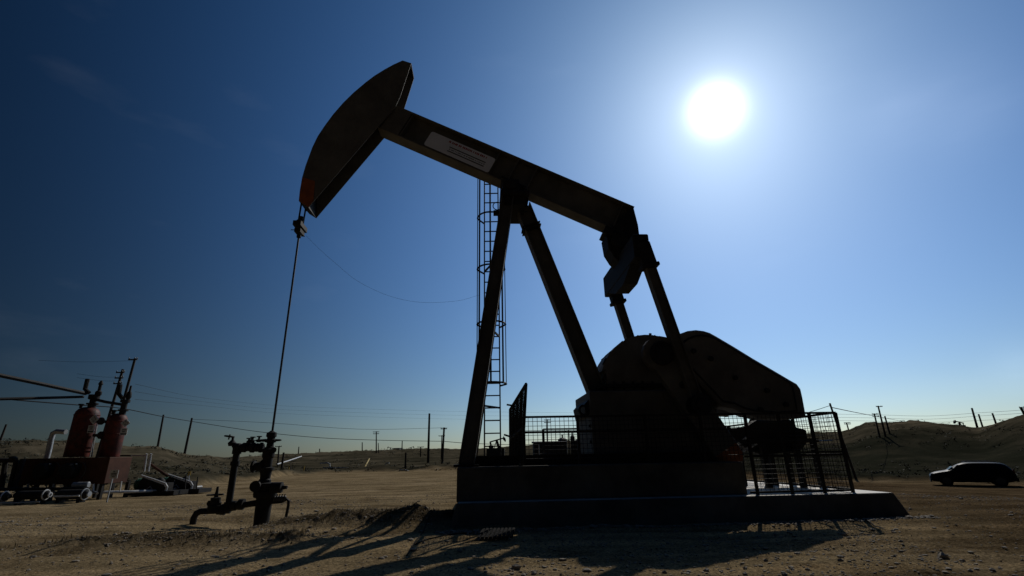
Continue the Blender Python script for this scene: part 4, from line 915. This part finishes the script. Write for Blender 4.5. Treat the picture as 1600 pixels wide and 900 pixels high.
for k_, (xa, xb, y_) in enumerate(((1165,1215,694),(1220,1262,690),(1262,1300,690))):
    line('field_pipe', [atY(xa,y_+3*(k_==0),70),atY(xb,y_-2,72)], .09, GALV, ('pale pipe on the slope seen just right of the crank tip','pale pipe on the slope seen under the motor stand','pale pipe on the slope seen through the right end mesh')[k_], 'pipe', 6)
for k_, (xa,ya,xb,yb) in enumerate(((820,715,842,718),(842,718,862,713),(765,715,800,712),(885,716,898,718))):
    line('field_pipe', [atY(xa,ya,44),atY(xb,yb,46)], .06, GALV, ('pale pipe sloping down just right of the gate leaf','pale pipe rising towards the upright white pipe in the mesh','pale pipe low between the ladder and the gate leaf','pale pipe stub low beside the pedestal in the mesh')[k_], 'pipe', 6)
for k_,(xb,yb,xt,yt,mm_) in enumerate(((449,750,452,728,YEL),(452.5,750,453.5,728,WOOD),(472,750,476,728,YEL),(477,750,478,730,WOOD))):
    p_ = atY(xb,yb,45); q_ = atY(xt,yt,45); p_.z = gz(p_.x,45)-.2
    line('fence_post', [p_,q_], .045, mm_, ('left pale','left dark','right pale','right dark')[k_]+' post of the old wire fence right of the wellhead', 'post', 6)
for y_, lb in ((728.5,'top'),(738,'lower')): line('fence_wire', [atY(425,y_,45),atY(480,y_,45)], .012, WIREM, lb+' wire of the old fence right of the wellhead', 'wire', 4)
# tank tops and stacks behind the mesh
for k_, (x_, y0_, y1_, r_) in enumerate(((880,712,684,.5),(896,712,680,.25),(905,712,686,.4))):
    a = atY(x_,y0_,56); h_ = atY(x_,y1_,56).z; g_z = gz(a.x,56)-.2
    v = thing('storage_tank', ('squat','thin tall','rightmost round')[k_]+' dark tank seen through the mesh beside the pedestal', 'tank', (a.x,56,g_z))
    MB().lathe((a.x,56,g_z),(0,0,1),[(0,r_),(h_-g_z-.15,r_),(h_-g_z,r_*.4)],14).build('shell', TREEB, v, smooth=True)
    MB().lathe((a.x,56,h_-.05),(0,0,1),[(0,.08),(.3,.08),(.32,.14),(.4,.14)],8).build('vent', TREEB, v)
line('white_conduit', [atY(624,734.5,48),atY(633,734.5,48),atY(641,738,47.5),atY(642,740,47.5)], .07, WHITEP, 'low white bent pipe at the lot edge beside the thin bare pole', 'pipe', 6)
line('white_conduit', [atY(601,728,58),atY(603,724,58),atY(608,723.5,58)], .08, WHITEP, 'tiny white hooked pipe on the bank above the low white pipe', 'pipe', 6)

# ------------------------------------------------------------------ parked car (nose to the left)
YC = 34
ca_ = atY(1452,752,YC); cb_ = atY(1588,757,YC); CL = cb_.x-ca_.x; cx_ = (ca_.x+cb_.x)/2; cg = gz(cx_,YC)
car = thing('parked_car', 'black estate-like car parked on the dirt at the right', 'car', (cx_,YC,cg))
crz = rad(0); CL = 4.2
def CP(a_, y_, z_): # a 0..1 nose to tail
    return Vector((cx_+(a_-.5)*CL, YC+y_, cg+z_*.92))
# stations: a, sill z, belt z, belt half width, roof z, roof half width
ST = [(0.0,.42,.62,.55,.64,.50),(.015,.30,.74,.74,.77,.66),(.06,.24,.84,.84,.88,.74),(.15,.22,.92,.90,.97,.80),(.235,.22,.97,.92,1.02,.80),(.29,.22,.99,.92,1.17,.72),(.36,.22,1.0,.92,1.38,.66),
 (.45,.22,1.0,.92,1.53,.63),(.58,.22,1.01,.92,1.54,.63),(.72,.22,1.02,.92,1.53,.62),(.84,.22,1.03,.91,1.52,.62),(.92,.24,1.03,.88,1.43,.60),(.965,.28,1.0,.84,1.12,.6),(.99,.36,.86,.76,.90,.62),(1.0,.45,.7,.66,.72,.58)]
vs = []; fs = []; K = 12
for a_, sz, bz_, bw_, rz2, rw in ST:
    half = [(bw_*.55,sz),(bw_*.95,sz+.03),(bw_*1.0,sz+(bz_-sz)*.5),(bw_,bz_),(rw+.04,rz2-.07),(rw*.75,rz2-.004)]
    ring = half+[(-y_,z_) for y_,z_ in reversed(half)]
    vs += [CP(a_,y_,z_) for y_,z_ in ring]
for s_ in range(len(ST)-1):
    for k_ in range(K): fs.append((s_*K+k_, s_*K+(k_+1)%K, (s_+1)*K+(k_+1)%K, (s_+1)*K+k_))
fs += [tuple(range(K)), tuple(range((len(ST)-1)*K, len(ST)*K))]
bo = MB().add(vs,fs).build('body', CARP, car, smooth=True)
md = bo.modifiers.new('smooth','SUBSURF'); md.levels = 1; md.render_levels = 2
def side_panel(pts, name, m_, th=.012, sgn=-1):
    m = MB(); A_ = [CP(a_,sgn*y_,z_) for a_,y_,z_ in pts]; n = len(A_); m.add(A_+[p+Vector((0,-sgn*-th*1.0,0)) for p in A_],[tuple(range(n)),tuple(reversed(range(n,2*n)))]+[(i_,(i_+1)%n,(i_+1)%n+n,i_+n) for i_ in range(n)]); return m.build(name, m_, car)
def wy(z_, a_): # side glass plane
    t_ = (z_-1.0)/.46; return .925-.24*t_
for pts in ([(.285,1.04),(.36,1.36),(.44,1.42),(.455,1.04)],[(.47,1.04),(.46,1.42),(.62,1.44),(.64,1.04)],[(.655,1.04),(.64,1.43),(.80,1.40),(.86,1.08)]):
    for s_ in (-1,1): side_panel([(a_,wy(z_,a_)+.012,z_) for a_,z_ in pts],'side_window',GLASS,.01,s_)
m = MB(); m.add([CP(.305,-.6,1.27),CP(.305,.6,1.27),CP(.245,.72,1.05),CP(.245,-.72,1.05)],[(0,1,2,3)]); m.build('windscreen', GLASS, car)
for a_ in (.19,.80):
    for s_ in (-1,1):
        wv = MB(); y0 = s_*.72; wv.lathe(CP(a_,y0,.34),(0,s_,0),[(0,.28),(.02,.335),(.18,.335),(.21,.29)],24); w_o = wv.build('wheel', RUBBER, car, smooth=True)
        rm = MB(); rm.lathe(CP(a_,y0+s_*.212,.34),(0,s_,0),[(-.02,.22),(.0,.22),(.006,.06),(.012,.05)],10); rm.build('rim', STEEL, w_o)
for s_ in (-1,1):
    MB().frame(CP(.052,s_*.74,.74),Vector((1,-s_*.3,0)).normalized(),Vector((s_*.3,1,0)).normalized(),Vector((0,0,1)),.13,.02,.06).build('headlight', GLASS, car)
    MB().frame(CP(.975,s_*.78,.95),Vector((1,0,0)),Vector((0,1,0)),Vector((0,0,1)),.04,.05,.13).build('tail_light', RED, car)
    m = MB(); m.tube([CP(.31,s_*.93,1.03),CP(.305,s_*1.03,1.06)],.02,6); m.frame(CP(.305,s_*1.06,1.09),Vector((1,0,0)),Vector((0,1,0)),Vector((0,0,1)),.05,.09,.065); m.build('wing_mirror', CARP, car, bevel=.015)
    m = MB(); m.tube([CP(.44,s_*.56,1.56),CP(.5,s_*.56,1.6),CP(.76,s_*.56,1.59),CP(.83,s_*.55,1.53)],.018,6); m.build('roof_rail', CHROME, car)
MB().frame(CP(.008,0,.34),Vector((1,0,0)),Vector((0,1,0)),Vector((0,0,1)),.03,.7,.1).build('bumper', RUBBER, car, bevel=.02)
MB().frame(CP(.995,0,.42),Vector((1,0,0)),Vector((0,1,0)),Vector((0,0,1)),.04,.72,.12).build('bumper', RUBBER, car, bevel=.02)

car.rotation_euler.z = rad(-36)                    # broadside to the lot entrance, tail towards us

# ------------------------------------------------------------------ ground litter: stones, weeds, scrub, cables
rng = np.random.default_rng(5)
def ico():
    bm = bmesh.new(); bmesh.ops.create_icosphere(bm, subdivisions=1, radius=1); v = np.array([x.co[:] for x in bm.verts]); f = np.array([[q_.index for q_ in x.verts] for x in bm.faces]); bm.free(); return v, f
iv, if_ = ico()
def scatter(name, xs, ys, szs, m_, label=None, flat=.6, sink=.3):
    n = len(xs); zs = terrain(xs, ys); V = []; 
    j = rng.uniform(.65,1.2,(n,len(iv),1)); sc = np.stack([szs*rng.uniform(.8,1.5,n), szs*rng.uniform(.8,1.3,n), szs*rng.uniform(flat*.6,flat*1.3,n)],-1)
    a = rng.uniform(0,6.28,n); P_ = iv[None]*j*sc[:,None,:]; ca__, sa__ = np.cos(a)[:,None], np.sin(a)[:,None]
    X = P_[...,0]*ca__-P_[...,1]*sa__+xs[:,None]; Y_ = P_[...,0]*sa__+P_[...,1]*ca__+ys[:,None]; Z = P_[...,2]+(zs+szs*flat*(1-sink)*.6)[:,None]
    V = np.stack([X,Y_,Z],-1).reshape(-1,3); Fc = (if_[None]+(np.arange(n)*len(iv))[:,None,None]).reshape(-1,3)
    me_ = bpy.data.meshes.new(name); me_.from_pydata(V.tolist(), [], Fc.tolist()); me_.materials.append(m_); o = bpy.data.objects.new(name, me_); C.objects.link(o); tag(o, label, kind='stuff'); return o
def on_pad(x, y):
    d_ = (x-OV.x)*DV.x+(y-OV.y)*DV.y; n_ = (x-OV.x)*NV.x+(y-OV.y)*NV.y
    return (d_ > uL-.35) & (d_ < uR+.35) & (n_ > -2.35) & (n_ < 3.3)
N1 = 90000; r_ = 3.5+rng.power(1.2,N1)*13; a_ = rng.uniform(rad(-50),rad(50),N1); X1 = r_*np.sin(a_); Y1 = r_*np.cos(a_)
dens = np.clip((seg_bump(X1,Y1,RIDGE)+seg_bump(X1,Y1,RIDGE2))*9,0,1)+np.clip(fbm(X1,Y1,.7,3,81)*1.8,0,1)*.7+.12
keep = (rng.uniform(0,1,N1) < dens) & ~on_pad(X1,Y1); X1, Y1 = X1[keep], Y1[keep]
scatter('gravel', X1, Y1, np.clip(rng.lognormal(-5.0,.6,len(X1)),.003,.055), STONE, 'pale gravel and clods strewn over the dirt and the low berm')
uf = rng.uniform(uL-.3,uR+.3,2600); of_ = -2.24-np.abs(rng.normal(0,.09,2600)); XF = OV.x+DV.x*uf+NV.x*of_; YF = OV.y+DV.y*uf+NV.y*of_
scatter('gravel', XF, YF, np.clip(rng.lognormal(-4.4,.5,2600),.006,.05), STONE, 'loose stones and dirt banked along the foot of the concrete pad')
# dry weeds on the berms
def blades(name, xs, ys, h, wdt, m_, label, per=5):
    zs = terrain(xs, ys); V = []; Fc = []
    for x, y, z, hh in zip(xs, ys, zs, h):
        for _ in range(per):
            a = random.uniform(0,6.28); l = hh*random.uniform(.5,1.2); dx, dy = math.cos(a), math.sin(a); w2 = wdt*random.uniform(.6,1.3); ln = random.uniform(.15,.9)*l
            n0 = len(V); V += [(x-dy*w2,y+dx*w2,z-.01),(x+dy*w2,y-dx*w2,z-.01),(x+dx*ln*.4-dy*w2*.7,y+dy*ln*.4+dx*w2*.7,z+l*.6),(x+dx*ln*.4+dy*w2*.7,y+dy*ln*.4-dx*w2*.7,z+l*.6),(x+dx*ln,y+dy*ln,z+l)]
            Fc += [(n0,n0+1,n0+3,n0+2),(n0+2,n0+3,n0+4)]
    me_ = bpy.data.meshes.new(name); me_.from_pydata(V, [], Fc); me_.materials.append(m_); o = bpy.data.objects.new(name, me_); C.objects.link(o); tag(o, label, kind='stuff'); return o
N2 = 30000; X2 = rng.uniform(-8,1,N2); Y2 = rng.uniform(5.5,11,N2); d2 = seg_bump(X2,Y2,RIDGE)+seg_bump(X2,Y2,RIDGE2)
k_ = (rng.uniform(0,1,N2) < np.clip(d2*4,0,1)*np.clip(.25+fbm(X2,Y2,1.2,3,91)*1.5,0,1)) & ~on_pad(X2,Y2); X2, Y2 = X2[k_][:2600], Y2[k_][:2600]
blades('dry_weeds', X2, Y2, rng.uniform(.02,.08,len(X2)), .0025, WEED, 'dry weeds tufted over the berm around the wellhead')
# scrub on banks and hills
N3 = 4200; a3 = rng.uniform(rad(-52),rad(52),N3); r03 = np.interp(a3,AMPA,_r0_i); rc3 = np.interp(a3,AMPA,_rc_i); r3 = r03-1+rng.power(.8,N3)*(rc3-r03)*.9; X3 = r3*np.sin(a3); Y3 = r3*np.cos(a3)
k_ = fbm(X3,Y3,.08,3,95) > -.02; X3, Y3 = X3[k_], Y3[k_]; zs3 = terrain(X3,Y3); V = []; Fc = []
for x, y, z in zip(X3, Y3, zs3):
    s0 = random.uniform(.08,.3)*(1+math.hypot(x,y)/200)
    for _ in range(9):
        c = Vector((random.gauss(0,.45),random.gauss(0,.45),abs(random.gauss(.25,.25))))*s0; q1 = Vector((random.uniform(-1,1),random.uniform(-1,1),random.uniform(-.4,1))).normalized()*s0*.4; q2 = Vector((random.uniform(-1,1),random.uniform(-1,1),random.uniform(-.4,1))).normalized()*s0*.3
        p = Vector((x,y,z))+c; n0 = len(V); V += [p-q1, p+q2, p+q1]; Fc += [(n0,n0+1,n0+2)]
me_ = bpy.data.meshes.new('scrub'); me_.from_pydata([v[:] for v in V], [], Fc); me_.materials.append(SCRUB); o = bpy.data.objects.new('scrub', me_); C.objects.link(o); tag(o,'grey green scrub dotted over the banks and hills',kind='stuff')
# cables on the dirt
def gcable(px, label, r=.009, z0=0):
    pts = []
    for i_ in range(len(px)-1):
        for k_ in range(8):
            t_ = k_/8; p = atZ(px[i_][0]*(1-t_)+px[i_+1][0]*t_, px[i_][1]*(1-t_)+px[i_+1][1]*t_, z0); pts.append(Vector((p.x,p.y,gz(p.x,p.y)+r)))
    return line('ground_cable', pts, r, RUBBER, label, 'cable', 6)
gcable([(700,808),(668,822),(650,845),(634,868)], 'straight dark cable running towards the camera from the pad corner')
gcable([(735,832),(700,836),(670,842),(645,852)], 'curved dark cable joining the straight one on the dirt')
gcable([(1352,812),(1370,822),(1385,831)], 'short dark cable on the dirt at the right end of the pad')
# ribbed mat leaning by the mound
mt = MB(); c_ = atZ(772,838,.0); zc_ = gz(c_.x,c_.y)
for k_ in range(9): mt.bar(Vector((c_.x-.2+k_*.055,c_.y-.28,zc_+.03)), Vector((c_.x-.16+k_*.055,c_.y+.28,zc_+.07)), .035,.03)
tag(mt.build('ribbed_mat', RUBBER), 'small ribbed dark mat lying by the left end of the block', 'mat')
